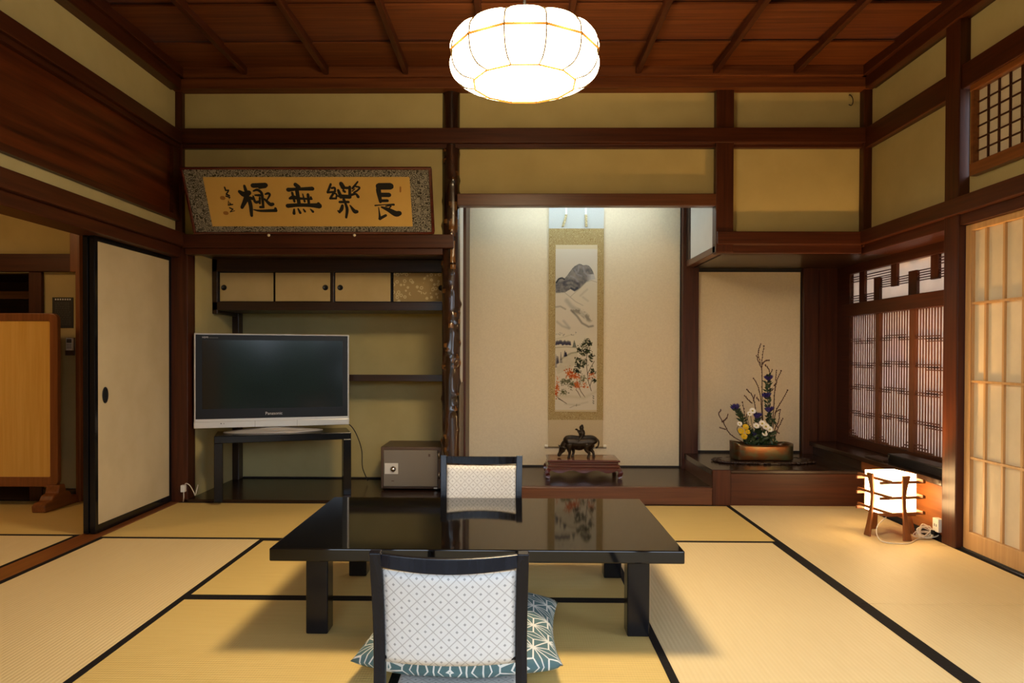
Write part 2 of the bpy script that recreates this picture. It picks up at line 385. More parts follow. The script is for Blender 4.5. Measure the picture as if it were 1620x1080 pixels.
# ---- flower alcove
mb = MB().box(1.366, 2.40, 4.95, 5.84, .205, .245, mi=0).box(1.366, 2.40, 4.95, 4.99, 0, .205, mi=1).box(1.368, 1.40, 4.99, 5.84, .12, .205, mi=1)
struct('floor_3', mb, ['plank_gloss', 'wood_x'], 'dark raised floor of the flower alcove', 'floor')
trim(MB().box(1.366, 1.49, 4.925, 4.96, 0, .244), 'wood_z', 'end block of the flower alcove step', 'block')
trim(MB().box(1.491, 2.40, 4.932, 4.96, 0, .222), 'wood_x', 'reddish brown riser board of the flower alcove', 'riser board')
trim(MB().box(1.491, 2.40, 4.926, 4.96, .223, .2445), 'dark_x', 'thin dark edge strip on the flower alcove step', 'edge strip')
mb = MB().box(1.486, 2.310, 5.815, 5.86, .262, 1.709, mi=0)
mb.box(1.477, 1.486, 5.811, 5.86, .245, 1.72, mi=1).box(2.310, 2.319, 5.811, 5.86, .245, 1.72, mi=1).box(1.477, 2.319, 5.811, 5.86, .245, .262, mi=1).box(1.477, 2.319, 5.811, 5.86, 1.709, 1.76, mi=1)
struct('flower_alcove_wall', mb, ['toko_paper', 'black_edge'], 'tan papered back panel behind the flower arrangement', 'wall')
struct('ceiling_3', bx(1.44, 2.75, 4.97, 5.86, 1.735, 1.79), ['dark_x'], 'dark wooden soffit over the flower alcove', 'ceiling')
trim(bx(2.319, 2.44, 5.77, 5.86, .24, 1.76), 'wood_z', 'brown corner post beside the flower panel', 'post')
struct('study_corner_wall', bx(2.41, 2.75, 5.80, 5.88, -.05, 1.76), ['wood_z'], 'dark boarded corner between flower alcove and lattice window', 'wall')

# ---- shelf niche
struct('floor_4', bx(-2.30, -.45, 4.93, 5.84, 0, .02), ['plank_gloss'], 'dark polished floor board of the shelf niche', 'floor')
struct('niche_back_wall', bx(-2.32, -.44, 5.80, 5.87, 0, 1.78), ['plaster'], 'olive plaster back of the shelf niche', 'wall')
struct('niche_side_wall', bx(-2.34, -2.276, 5.04, 5.84, 0, 1.78), ['plaster'], 'olive plaster side wall of the shelf niche', 'wall')
struct('ceiling_4', bx(-2.34, -.45, 4.97, 5.86, 1.745, 1.78), ['dark_x'], 'dark soffit over the shelf niche', 'ceiling')
trim(bx(-2.276, -2.222, 5.71, 5.80, .02, 1.362), 'dark_z', 'thin dark corner post at the back of the shelf niche', 'post')
trim(bx(-2.22, -.47, 5.785, 5.80, .02, .032), 'black_edge', 'thin black skirting at the back of the shelf niche', 'skirting')

# ---- left wall
mb = MB().box(-2.44, -2.362, 1.05, 4.98, 2.53, 2.95).box(-2.44, -2.375, 1.05, 4.98, 2.0, 2.53).box(-2.44, -2.362, 1.05, 4.98, 1.80, 2.0)
struct('wall_left', mb, ['plaster'], 'olive plaster wall bands over the sliding doors', 'wall')
def ybeam(y0, y1, prof): return MB().prism(prof, 'y', y0, y1)
trim(bx(-2.40, -2.305, 1.05, 4.93, 2.485, 2.572), 'wood_y', 'upper horizontal beam over the carved wooden wall panel', 'beam')
# carved panel with frame
mb = MB(); rows, cols = 24, 140
vs = []; fs = []
for i in range(rows + 1):
    for j in range(cols + 1):
        y = 1.05 + (4.90 - 1.05) * j / cols; z = 1.99 + .50 * i / rows
        x = -2.362 + .010 * math.sin(y * 2.3 + 2.2 * math.sin(z * 5)) * math.exp(-((z - 2.2) / .17) ** 2) + .008 * math.exp(-(((y - 3.55) / .12) ** 2 + ((z - 2.26) / .08) ** 2))
        vs.append((x, y, z))
for i in range(rows):
    for j in range(cols): a = i * (cols + 1) + j; fs.append((a, a + 1, a + cols + 2, a + cols + 1))
mb.add(vs, fs, 0, True)
mb.box(-2.376, -2.33, 1.05, 4.93, 1.955, 1.992, mi=1).box(-2.376, -2.33, 1.05, 4.93, 2.455, 2.487, mi=1).box(-2.376, -2.335, 4.85, 4.93, 1.99, 2.46, mi=1)
M['ranma'] = wood('red_figured_wood', (.034, .007, .002), (.16, .034, .007), 'y', .35, .1, freq=1.3, spec=.3)
trim(mb, ['ranma', 'wood_y'], 'wide carved reddish wooden transom panel over the sliding doors', 'transom panel', 0)
trim(ybeam(1.05, 4.93, [(-2.44, 1.775), (-2.285, 1.775), (-2.285, 1.868), (-2.44, 1.868)]), 'wood_y', 'lower horizontal beam over the sliding doors', 'beam')
trim(ybeam(1.05, 4.93, [(-2.48, 1.706), (-2.32, 1.706), (-2.32, 1.777), (-2.48, 1.777)]), 'wood_y', 'grooved door head above the sliding doors', 'door head')
def fusuma(name, x0, x1, y0, y1, z0, z1, label, hy):
    d = thing(name, label, 'door', ((x0 + x1) / 2, y0, z0)); d['kind'] = 'structure'
    t = x1 - x0; L = y1 - y0; H = z1 - z0; e = .032
    mb = MB().box(-t / 2, t / 2, 0, e, 0, H).box(-t / 2, t / 2, L - e, L, 0, H).box(-t / 2, t / 2, e, L - e, 0, .045).box(-t / 2, t / 2, e, L - e, H - .035, H)
    mb.build('door_frame', 'lacquer_frame', d, .003)
    MB().box(-t / 2 + .003, t / 2 - .003, e - .002, L - e + .002, .043, H - .033).build('door_panel', 'fusuma', d)
    h = MB().lathe([(.048, 0), (.048, .003), (.040, .004), (.036, -.004), (.0, -.004)], 24, sx=1, sy=.62)
    h.xf(Matrix.Translation((t / 2 - .001, hy, .785)) @ Matrix.Rotation(PI / 2, 4, 'Y')); h.build('door_handle', 'iron', d)
    return d
fusuma('door_1', -2.418, -2.388, 4.02, 4.929, .008, 1.712, 'cream paper sliding door with black frame and dark oval pull', .105)
fusuma('door_2', -2.456, -2.426, 4.018, 4.929, .008, 1.712, 'second black framed sliding door stacked behind the cream one', .105)

# ---- right wall
mb = MB().box(2.432, 2.52, 3.86, 4.975, 1.78, 2.95).box(2.432, 2.52, 1.05, 3.86, 2.46, 2.95).box(2.432, 2.52, 1.05, 3.86, 1.78, 2.0).box(2.432, 2.52, 1.05, 2.0, 1.99, 2.47)
struct('wall_right', mb, ['plaster'], 'olive plaster wall over the paper sliding doors and the lattice window', 'wall')
trim(bx(2.373, 2.50, 3.865, 3.992, 0, 2.86), 'wood_z', 'thick reddish post between the paper sliding door and the lattice window', 'post', .006)
trim(bx(2.385, 2.47, 3.99, 4.92, 2.452, 2.588), 'wood_y', 'upper beam over the warm lit plaster panel beside the thick post', 'beam')
trim(bx(2.385, 2.47, 1.05, 3.867, 2.462, 2.592), 'wood_y', 'upper beam over the paper lattice transom', 'beam')
trim(ybeam(1.05, 4.92, [(2.47, 1.795), (2.35, 1.795), (2.35, 1.884), (2.47, 1.884)]), 'wood_y', 'long beam over the paper sliding door and the lattice window', 'beam')
trim(bx(2.385, 2.72, 1.05, 4.97, 1.735, 1.797), 'wood_y', 'door head over the paper sliding door', 'door head')
# transom with paper lattice
w = thing('window_2', 'paper covered lattice transom above the paper sliding door', 'window', (2.43, 3.0, 1.985)); w['kind'] = 'structure'
mb = MB().box(-.035, .03, -1.0, .812, 0, .065).box(-.035, .03, -1.0, .812, .445, .478).box(-.03, .03, .79, .812, .06, .45)
mb.build('window_frame', 'amber_y', w, .003)
mb = MB()
for k in range(22): y = .79 - .0815 * (k + 1); mb.box(-.007, .0, y - .0055, y + .0055, .064, .446)
for k in range(5): z = .066 + .0635 * (k + 1); mb.box(-.006, -.001, -1.0, .792, z - .004, z + .004)
mb.build('lattice', 'wood_z', w)
bx(.002, .006, -1.0, .79, .064, .446).build('paper', 'shoji_paper', w)
def shoji(name, y1, label):
    d = thing(name, label, 'door', (2.425, y1, .012)); d['kind'] = 'structure'; H = 1.722; W = .93
    fr = MB().box(-.015, .015, -.048, 0, 0, H).box(-.015, .015, -W, -W + .048, 0, H).box(-.015, .015, -W + .048, -.048, 0, .095).box(-.015, .015, -W + .048, -.048, H - .035, H)
    fr.build('door_frame', 'hinoki_z', d, .003)
    mb = MB()
    for k in range(6): y = -.15 - .1365 * k; mb.box(-.006, .006, y - .0075, y + .0075, .09, H - .03)
    for z in (1.303, .891, .486): mb.box(-.010, .005, -W + .04, -.04, z - .006, z + .006)
    mb.build('lattice', 'hinoki_z', d)
    bx(.0065, .0085, -W + .04, -.04, .09, H - .03).build('paper', 'shoji_paper', d)
shoji('door_3', 3.858, 'pale wooden paper sliding door beside the thick post')
shoji('door_4', 2.93, 'second pale paper sliding door next to the first')
for i, (x, y, lab) in enumerate(((-2.335, 1.062, 'unseen veranda paper door added to narrow the daylight at the carved panel side'), (-1.99, 1.028, 'unseen slid open veranda paper door added to narrow daylight at the carved panel side'), (1.47, 1.062, 'unseen veranda paper door added to narrow the daylight at the lattice window side'), (1.13, 1.028, 'unseen slid open veranda paper door added to narrow daylight at the lattice window side'))):  # unseen shoji added on both sides to narrow the daylight opening
    shoji('door_%d' % (5 + i), 0, lab); o = bpy.data.objects['door_%d' % (5 + i)]; o.location = (x, y, .012); o.rotation_euler = (0, 0, PI / 2)
trim(bx(2.403, 2.46, 1.05, 3.99, 0, .012), 'black_edge', 'thin dark sill under the paper sliding doors', 'sill')
# study window (shoin)
trim(bx(2.400, 2.44, 3.99, 4.97, .028, .325), 'amber_y', 'amber wooden panel below the window ledge lit by the floor lamp', 'panel')
trim(bx(2.403, 2.43, 3.99, 4.96, 0, .028), 'black_edge', 'black skirting below the amber wooden panel', 'skirting')
trim(bx(2.372, 2.66, 3.99, 5.80, .312, .345), 'plank_gloss', 'dark polished window ledge under the lattice window', 'window ledge')
trim(bx(2.40, 2.60, 4.96, 5.80, .20, .33), 'dark_y', 'dark apron board of the window ledge beside the flowers', 'board')
w = thing('window_1', 'study window with fine dark vertical lattice over pale paper', 'window', (2.62, 4.8, .345)); w['kind'] = 'structure'
fr = MB().box(-.02, .05, .79, 1.0, 0, 1.40).box(-.02, .05, -.82, .79, 0, .06).box(-.045, .05, -.82, .82, .995, 1.09).box(-.02, .05, -.82, .79, 1.322, 1.40).box(-.02, .05, -.82, -.80, 0, 1.4)
fr.build('window_frame', 'wood_y', w, .003)
bx(.012, .015, -.80, .79, .055, 1.33).build('paper', 'shoin_paper', w)
rng = random.Random(5)
for (a, b) in ((.392, .79), (-.044, .347), (-.80, -.103)):
    mb = MB()
    if b < .7: mb.box(-.016, .011, b, b + .048, .055, 1.0)
    n = int((b - a) / .0315)
    for k in range(n):
        y = a + (b - a) * (k + .5) / n; mb.box(-.003, .003, y - .004, y + .004, .055, 1.0)
    for z in (.800, .618, .436, .250):
        L = b - a; s = rng.choice((-1, 1))
        for (p, q, dz) in ((0, .38, .0), (.18, .82, -.016 * s), (.62, 1, .0)):
            for zz in (0, .017): mb.box(-.007, .005, a + L * p, a + L * q, z + dz + zz - .0032, z + dz + zz + .0032)
    for k, q in enumerate((.28, .2, .12)):
        for s in (0, 1):
            y0, y1 = (a, a + (b - a) * q) if s == 0 else (b - (b - a) * q, b)
            mb.box(-.007, .005, y0, y1, .075 + .02 * k - .003, .075 + .02 * k + .003)
    mb.box(-.007, .005, a, b, .066 - .003, .066 + .003)
    mb.build('lattice_panel', 'lattice_wood', w)
mb = MB()
for y0, y1, z0, z1 in ((.57, .65, 1.09, 1.322), (.35, .43, 1.09, 1.252), (.123, .196, 1.170, 1.322), (-.122, -.026, 1.09, 1.250), (-.357, -.277, 1.170, 1.322)):
    mb.box(-.012, .008, y0, y1, z0, z1)
for y0, y1, zs in ((.196, .79, (1.258, 1.276, 1.294)), (.43, .79, (1.112, 1.130, 1.148)), (.196, .35, (1.18, 1.196, 1.212, 1.228, 1.244)), (-.026, .123, (1.18, 1.196, 1.212, 1.228)), (-.277, -.122, (1.18, 1.196, 1.212, 1.228, 1.244)), (-.80, -.357, (1.18, 1.196, 1.212, 1.228, 1.262, 1.28, 1.298))):
    for z in zs: mb.box(-.006, .006, y0, y1, z - .0028, z + .0028)
mb.build('transom_lattice', 'wood_z', w)
struct('study_end_wall', bx(2.431, 2.75, 3.90, 4.02, 0, 1.76), ['wood_z'], 'boarded reveal of the study window beside the thick post', 'wall')
struct('study_lower_wall', bx(2.60, 2.75, 3.985, 5.88, -.05, .345), ['wood_z'], 'dark boarding under the study window', 'wall')

# ---- next room seen through the open door
mb = MB().box(-6, -2.40, 4.968, 5.05, 1.60, 2.75).box(-3.31, -2.40, 4.968, 5.05, 0, 1.60).box(-6, -4.9, 4.968, 5.05, 0, 1.60)
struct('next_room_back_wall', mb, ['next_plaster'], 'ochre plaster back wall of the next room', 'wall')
trim(bx(-6, -3.085, 4.925, 4.99, 1.604, 1.727), 'wood_x', 'dark lintel beam in the next room', 'beam')
trim(MB().prism([(-3.09, 1.60), (-3.09, 2.6), (-3.02, 2.6), (-3.02, 0), (-3.052, 0), (-3.052, 1.60)], 'y', 4.91, 4.99), 'amber_z', 'amber wooden post in the next room', 'post')
trim(bx(-3.40, -3.31, 4.94, 5.06, 0, 1.604), 'wood_z', 'dark door post in the next room', 'post')
trim(bx(-3.31, -3.052, 4.945, 4.985, 0, .085), 'dark_x', 'dark skirting in the next room', 'skirting')
mb = MB().box(-4.95, -3.31, 5.85, 5.9, 0, 1.7).box(-3.36, -3.31, 5.06, 5.9, 0, 1.7).box(-4.95, -4.9, 5.06, 5.9, 0, 1.7).box(-4.95, -3.31, 5.05, 5.9, 1.62, 1.7)
struct('next_room_recess_wall', mb, ['wood_x'], 'dark boarded recess behind the standing screen', 'wall')
trim(bx(-4.9, -3.38, 5.30, 5.38, 1.44, 1.50), 'amber_x', 'brown rail inside the dark recess', 'rail')
trim(bx(-4.9, -3.38, 5.5, 5.56, 1.28, 1.33), 'dark_x', 'dark shelf rail inside the recess', 'rail')
trim(bx(-3.62, -3.56, 5.40, 5.46, 0, 1.62), 'dark_z', 'dark upright inside the recess', 'post')
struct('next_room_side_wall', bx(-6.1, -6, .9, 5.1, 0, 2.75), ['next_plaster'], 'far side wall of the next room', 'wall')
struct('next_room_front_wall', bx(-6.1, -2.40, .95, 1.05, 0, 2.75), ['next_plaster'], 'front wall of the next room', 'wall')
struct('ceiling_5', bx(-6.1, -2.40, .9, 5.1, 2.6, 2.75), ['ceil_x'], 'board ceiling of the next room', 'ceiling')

# ---- veranda side, behind the viewer
mb = MB().box(-2.44, 2.52, 1.0, 1.06, 1.90, 3.0)
struct('wall_front', mb, ['plaster'], 'plaster wall above the opening to the veranda', 'wall')
trim(bx(-2.44, 2.5, .98, 1.10, 1.76, 1.90), 'wood_x', 'beam above the opening to the veranda', 'beam')
struct('ceiling_6', bx(-3.2, 3.2, -1.0, 1.0, 2.3, 2.36), ['ceil_x'], 'board ceiling of the veranda', 'ceiling')
struct('veranda_end_wall', bx(-3.2, -3.1, -.55, 1.0, -.08, 2.3), ['next_plaster'], 'plaster end wall of the veranda', 'wall')
for i, x in enumerate((-2.9, -1.0, 1.0, 2.9)):
    trim(bx(x - .05, x + .05, -.55, -.45, -.08, 2.3), 'wood_z', ('veranda post by the end wall', 'veranda post behind the sliding door side', 'veranda post behind the paper door side', 'veranda post at the open end')[i], 'post')
trim(bx(-3.1, 3.1, -.54, -.46, 2.0, 2.1), 'wood_x', 'beam along the outer edge of the veranda', 'beam')
struct('ground', bx(-14, 14, -16, -.6, -.60, -.45), ['garden'], 'mossy garden ground outside the veranda', 'ground')
mb = MB(); rng = random.Random(11)
for k in range(240):
    mb.ball((rng.uniform(-7, 7), rng.uniform(-8.4, -7.4), rng.uniform(-.3, 1.5)), rng.uniform(.25, .5), 8)
tag(mb.build('hedge', 'hedge', weld=False), 'clipped green hedge at the end of the garden', 'hedge', kind='stuff')
# ================================================================ THINGS
# ---- low table
def low_table():
    t = thing('low_table', 'low glossy black lacquer table in the middle of the tatami room', 'table', (-.136, 3.005, 0))
    MB().box(-.745, .745, -.46, .46, .293, .340).build('tabletop', 'lacquer', t, .005, 3)
    a = MB()
    for s in (-1, 1):
        a.box(-.56, .56, s * .335 - .016, s * .335 + .016, .262, .297)
    for s in (-1, 1): a.box(s * .585 - .016, s * .585 + .016, -.34, .34, .262, .297)
    a.build('apron', 'lacquer_frame', t, .003)
    for sx in (-1, 1):
        for sy in (-1, 1):
            x, y = sx * .594, sy * .343
            MB().box(x - .041, x + .041, y - .041, y + .041, .001, .297).build('leg', 'lacquer_frame', t, .006, 3)
    return t
low_table()

# ---- floor chairs
def fabric_mat(name, base, line, dot, s=.0355, lw=.047, cx=0.0, axes='xz', sheen=.0):
    m, nt, b = new_mat(name); xyz = obj_xyz(nt)
    X = xyz['xyz'.index(axes[0])]; Z = xyz['xyz'.index(axes[1])]
    def cell(op):
        v = math_node(nt, op, X, Z); f = math_node(nt, 'FRACT', math_node(nt, 'DIVIDE', v, s))
        return math_node(nt, 'ABSOLUTE', math_node(nt, 'SUBTRACT', f, .5))
    a, c = cell('ADD'), cell('SUBTRACT')
    ln = math_node(nt, 'GREATER_THAN', math_node(nt, 'MAXIMUM', a, c), .5 - lw)
    dt = math_node(nt, 'LESS_THAN', math_node(nt, 'MAXIMUM', a, c), .10)
    col = mix_rgb(nt, ln, base, line); col = mix_rgb(nt, dt, col, dot)
    nt.links.new(col, b.inputs['Base Color']); b.inputs['Roughness'].default_value = .45; b.inputs['Specular IOR Level'].default_value = .35
    h = math_node(nt, 'ADD', ln, dt); add_bump(nt, b, h, .4, .0008)
    return m
M['fabric'] = fabric_mat('diamond_silk_fabric', (.60, .585, .56), (.40, .38, .355), (.30, .29, .28), s=.0425)
M['fabric_seat'] = fabric_mat('diamond_silk_seat_fabric', (.66, .645, .62), (.46, .44, .41), (.33, .32, .31), s=.0425, axes='xy')

def zaisu(label, loc, rz):
    t = thing('floor_chair', label, 'chair', loc, rz, 'legless floor chairs at the table')
    def yb(z): return -.045 * (z / .5) ** 1.3 + .015 * math.sin(z / .52 * PI)
    for s in (-1, 1):
        pts = [(s * .197, .40, .016), (s * .197, .14, .016), (s * .197, .06, .022), (s * .197, .018, .05)] + [(s * (.197 - .004 * math.sin(z / .5 * PI)), yb(z), z) for z in (.10, .17, .24, .31, .38, .45, .513)]
        pts = catmull(pts, 3); k = len(pts)
        MB().sweep_rect(pts, .032, [.030 if i < 10 else .024 for i in range(k)], (1, 0, 0)).build('post', 'chair_wood', t, .003)
    xs = [i / 12 * 2 - 1 for i in range(13)]
    MB().sweep_rect([(x * .184, yb(.488) - .030 * (1 - x * x), .490 - .008 * (1 - x * x)) for x in xs], [.036 + .006 * (1 - x * x) for x in xs], .018, (0, 0, 1)).build('top_rail', 'chair_wood', t, .003)
    def panel(z0, z1, th, nm):
        nx, nz = 20, 14; vs = []; fs = []
        for side in (-1, 1):
            for i in range(nz + 1):
                z = z0 + (z1 - z0) * i / nz; dip = -.006 * math.exp(-((z1 - z) / .05)) 
                for j in range(nx + 1):
                    x = -1 + 2 * j / nx; e = max(0, 1 - max(abs(x) ** 10, abs(2 * i / nz - 1) ** 10)) ** .5
                    vs.append((x * .179, yb(z) - .026 * (1 - x * x) + side * (th * (.35 + .65 * e)), z + dip * (1 - x * x)))
        W = nx + 1; o = (nz + 1) * W
        for i in range(nz):
            for j in range(nx):
                a = i * W + j; fs += [(a, a + 1, a + W + 1, a + W), (o + a, o + a + W, o + a + W + 1, o + a + 1)]
        for j in range(nx): fs += [(j, o + j, o + j + 1, j + 1), (nz * W + j, nz * W + j + 1, o + nz * W + j + 1, o + nz * W + j)]
        for i in range(nz): a = i * W; fs += [(a, a + W, o + a + W, o + a), (a + nx, o + a + nx, o + a + W + nx, a + W + nx)]
        return MB().add(vs, fs, 0, True).build(nm, 'fabric', t)
    panel(.200, .463, .012, 'back_panel')
    MB().sweep_rect([(x * .184, yb(.21) - .026 * (1 - x * x), .214) for x in xs], .012, .010, (0, 0, 1)).build('lower_rail', 'chair_wood', t, .003)
    MB().box(-.182, .182, .03, .40, .004, .042).build('seat', 'fabric_seat', t, .012, 3)
    MB().box(-.195, .195, .395, .42, .003, .034).build('front_rail', 'chair_wood', t, .004)
    return t
c0 = zaisu('near floor chair with black frame and silvery diamond patterned back, its back to the viewer', (-.173, 1.94, 0), 0)
c1 = c0.copy(); C.objects.link(c1)
for ch in list(c0.children):
    d = ch.copy(); C.objects.link(d); d.parent = c1
c1.location = (-.171, 3.66, 0); c1.rotation_euler = (0, 0, PI)
c1['label'] = 'far floor chair with cream diamond patterned back facing the viewer across the table'

# ---- floor cushion with hemp leaf pattern
def asanoha():
    m, nt, b = new_mat('hemp_leaf_cloth'); xyz = obj_xyz(nt); s = .098; mn = lambda o, a, c=None: math_node(nt, o, a, c)
    x = mn('DIVIDE', mn('ADD', xyz[0], 10.0), s); y = mn('DIVIDE', mn('ADD', xyz[1], 10.03), s)
    bq = mn('MULTIPLY', y, 2 / math.sqrt(3)); aq = mn('SUBTRACT', x, mn('MULTIPLY', bq, .5))
    fa, fb = mn('FRACT', aq), mn('FRACT', bq); up = mn('GREATER_THAN', mn('ADD', fa, fb), 1.0)
    def sel(p, q): return mn('ADD', mn('MULTIPLY', p, mn('SUBTRACT', 1.0, up)), mn('MULTIPLY', q, up))
    u = sel(fa, mn('SUBTRACT', 1.0, fa)); v = sel(fb, mn('SUBTRACT', 1.0, fb))
    w = mn('SUBTRACT', mn('SUBTRACT', 1.0, u), v)
    lo = mn('MINIMUM', mn('MINIMUM', u, v), w); hi = mn('MAXIMUM', mn('MAXIMUM', u, v), w)
    mid = mn('SUBTRACT', mn('SUBTRACT', 1.0, lo), hi)
    ln = mn('MAXIMUM', mn('LESS_THAN', lo, .026), mn('LESS_THAN', mn('SUBTRACT', mid, lo), .052))
    col = mix_rgb(nt, ln, (.085, .155, .165), (.66, .68, .64))
    nt.links.new(col, b.inputs['Base Color']); b.inputs['Roughness'].default_value = .8; b.inputs['Specular IOR Level'].default_value = .2
    return m
M['asanoha'] = asanoha()
def zabuton():
    n = 44; vs = []; fs = []
    for side in (1, -1):
        for i in range(n + 1):
            v = -1 + 2 * i / n
            for j in range(n + 1):
                u = -1 + 2 * j / n
                x = u * .335 * (1 - .075 * (1 - v * v) * abs(u)); y = v * .285 * (1 + (.46 if v < 0 else -.06) * (1 - u * u) * abs(v))
                e = max(0, (1 - u ** 4) * (1 - v ** 4)) ** .42
                z = .058 - .034 * (abs(u) ** 3) + side * (.052 * e) + .004 * math.sin(9 * u + 4 * v) * e
                z = max(z, -.038 + .004 * side if abs(u) > .62 else (.003 + (.002 if side > 0 else 0)))
                vs.append((x, y, z + .014 * max(0, abs(u * v) - .6)))
    W = n + 1; o = W * W
    for i in range(n):
        for j in range(n):
            a = i * W + j; fs.append((a, a + 1, a + W + 1, a + W)); fs.append((o + a, o + a + W, o + a + W + 1, o + a + 1))
    for j in range(n): fs += [(j, o + j, o + j + 1, j + 1), (n * W + j, n * W + j + 1, o + n * W + j + 1, o + n * W + j)]
    for i in range(n): a = i * W; fs += [(a, a + W, o + a + W, o + a), (a + n, o + a + n, o + a + W + n, a + W + n)]
    o = tag(MB().add(vs, fs, 0, True).build('floor_cushion', 'asanoha'), 'teal floor cushion with white hemp leaf star pattern on the near floor chair', 'cushion'); o.location = (-.172, 2.505, .043); o.rotation_euler = (0, 0, -.03)
zabuton()

# ---- pendant lamp
def pendant():
    t = thing('pendant_lamp', 'round white paper pendant lamp with twelve bulging panels, lit, hanging from the ceiling', 'lamp', (.036, 3.0, 2.172))
    NS = 12
    prof = [(.213, 0.0), (.262, .012), (.294, .045), (.305, .088), (.305, .130), (.297, .165), (.272, .190), (.235, .198)]
    prof = [tuple(p) for p in catmull(prof, 6)]
    mb = MB(); sub = 7; vs = []; fs = []; n = NS * sub
    for k, (r, z) in enumerate(prof):
        bul = .024 * min(1, 4 * k / len(prof), 4 * (len(prof) - 1 - k) / len(prof) + .35) * (1 - .85 * math.exp(-((z - .114) / .020) ** 2))
        for j in range(n):
            a = 2 * PI * j / n + PI / NS; q = (j % sub) / sub
            rr = r * math.cos(PI / NS) / math.cos((q - .5) * 2 * PI / NS) - .004 + bul * math.sin(PI * q) ** .42
            vs.append((rr * math.cos(a), rr * math.sin(a), z + (.003 * math.sin(PI * q) if k > len(prof) * .8 else 0)))
    for k in range(len(prof) - 1):
        for j in range(n):
            q = (j + 1) % n; fs.append((k * n + j, k * n + q, (k + 1) * n + q, (k + 1) * n + j))
    fs.append(list(range(n))[::-1]); mb.add(vs, fs, 0, True); mb.smooth[-1] = False; mb.m[-1] = 1
    mb.build('paper_shade', ['lamp_paper', 'lamp_base_paper'], t)
    def ring(r, z, w, nm):
        m2 = MB(); pts = [(r * math.cos(2 * PI * j / NS + PI / NS), r * math.sin(2 * PI * j / NS + PI / NS), z) for j in range(NS + 1)]
        for p, q in zip(pts, pts[1:]): m2.tube([p, q], w, 6)
        m2.build(nm, 'lamp_rib', t)
    ring(.216, -.005, .0038, 'bottom_ring'); ring(.3105, .114, .0048, 'hoop')
    for j in range(NS):
        a = 2 * PI * j / NS + PI / NS
        MB().tube([((r + .003) * math.cos(a), (r + .003) * math.sin(a), z - .001) for r, z in prof], .003, 5).build('rib', 'lamp_wire', t)
    MB().lathe([(.235, .199), (.05, .206), (.0, .206)], 24).build('top_cap', 'lamp_top_paper', t)
    MB().tube([(0, 0, .20), (0, 0, .790)], .006, 8).build('cord', 'black_plastic', t)
    MB().lathe([(.05, .760), (.05, .795), (.03, .80)], 20).build('ceiling_rose', 'black_plastic', t)
LAMP_C = (1.0, .76, .44)
M['lamp_paper'] = emit('glowing_lamp_paper', LAMP_C, 12); M['lamp_base_paper'] = emit('glowing_lamp_base_paper', LAMP_C, 60); M['lamp_top_paper'] = emit('glowing_lamp_top_paper', LAMP_C, 18)
def translucent(name, c):
    m = bpy.data.materials.new(name); m.use_nodes = True; nt = m.node_tree; nt.nodes.remove(nt.nodes['Principled BSDF'])
    t = N(nt, 'ShaderNodeBsdfTranslucent'); t.inputs[0].default_value = (*c, 1); nt.links.new(t.outputs[0], nt.nodes['Material Output'].inputs[0])
    return m
M['lamp_rib'] = translucent('lamp_rib_wood', (.34, .22, .10)); M['lamp_wire'] = translucent('lamp_seam_wire', (.15, .12, .075))
pendant()

# ---- fluorescent tube behind the alcove lintel
t = thing('tube_ceiling_light', 'cool white tube lamp tucked behind the scroll alcove lintel', 'lamp', (.47, 5.46, 2.275))
MB().box(-.70, .70, -.035, .035, .03, .075).build('fitting', 'white_plastic', t, .004)
M['tube_glow'] = emit('cool_tube_glow', (.68, .87, 1.0), 21)
mb = MB().tube([(-.66, 0, .012), (.66, 0, .012)], .014, 12); mb.build('tube', 'tube_glow', t)
MB().box(-.02, .02, -.03, .03, .075, .127).build('bracket', 'white_plastic', t)

# ---- television and its stand
def tv():
    a = math.radians(18.5); t = thing('flat_screen_tv', 'black flat screen television with silver rim, switched off, on the black stand', 'television', (-1.752, 5.165, .473), a)
    W, z0, z1 = .535, .037, .707
    MB().box(-W, W, -.035, .045, z0, z1).box(-.42, .42, .045, .10, z0 + .08, z1 - .1).build('casing', 'silver', t, .008)
    MB().box(-W + .012, W - .012, -.040, -.034, z0 + .064, z1 - .010).build('bezel', 'black_plastic', t, .003)
    MB().box(-W + .055, W - .050, -.0425, -.039, z0 + .135, z1 - .048).build('screen', 'tv_screen', t)
    MB().box(-W, W, -.043, -.03, z0, z0 + .046).build('speaker_strip', 'silver', t, .004)
    for x in (-.13, .16): MB().box(x, x + .002, -.0436, -.042, z0, z0 + .046).build('strip_seam', 'grey_metal', t)
    MB().box(-.36, -.352, -.0436, -.042, z0 + .028, z0 + .034).box(-.34, -.335, -.0436, -.042, z0 + .028, z0 + .033).build('button', 'black_plastic', t)
    MB().lathe([(.36, 0), (.36, .004), (.20, .022), (.08, .03), (.06, .05), (0, .05)], 40, sx=.96, sy=.42).build('stand_base', 'silver', t)
    R = Matrix.Rotation(PI / 2, 4, 'X')
    text_mesh('maker_logo', 'Panasonic', .030, 'text_white', t, Matrix.Translation((.0, -.0402, z0 + .096)) @ R)
    text_mesh('corner_badge', 'HDMI', .016, 'text_white', t, Matrix.Translation((-W + .075, -.0402, z1 - .030)) @ R)
    MB().box(-W + .10, -W + .16, -.0405, -.0395, z1 - .034, z1 - .030).build('corner_line', 'text_dim', t)
    mb = MB().tube(catmull([(.36, .02, .030), (.45, .03, .055), (.54, .06, .03), (.60, .10, -.05), (.645, .13, -.18), (.655, .16, -.32), (.70, .20, -.430)], 6), .0035, 6)
    mb.build('cable', 'cord_black', t)
    return t
tv()
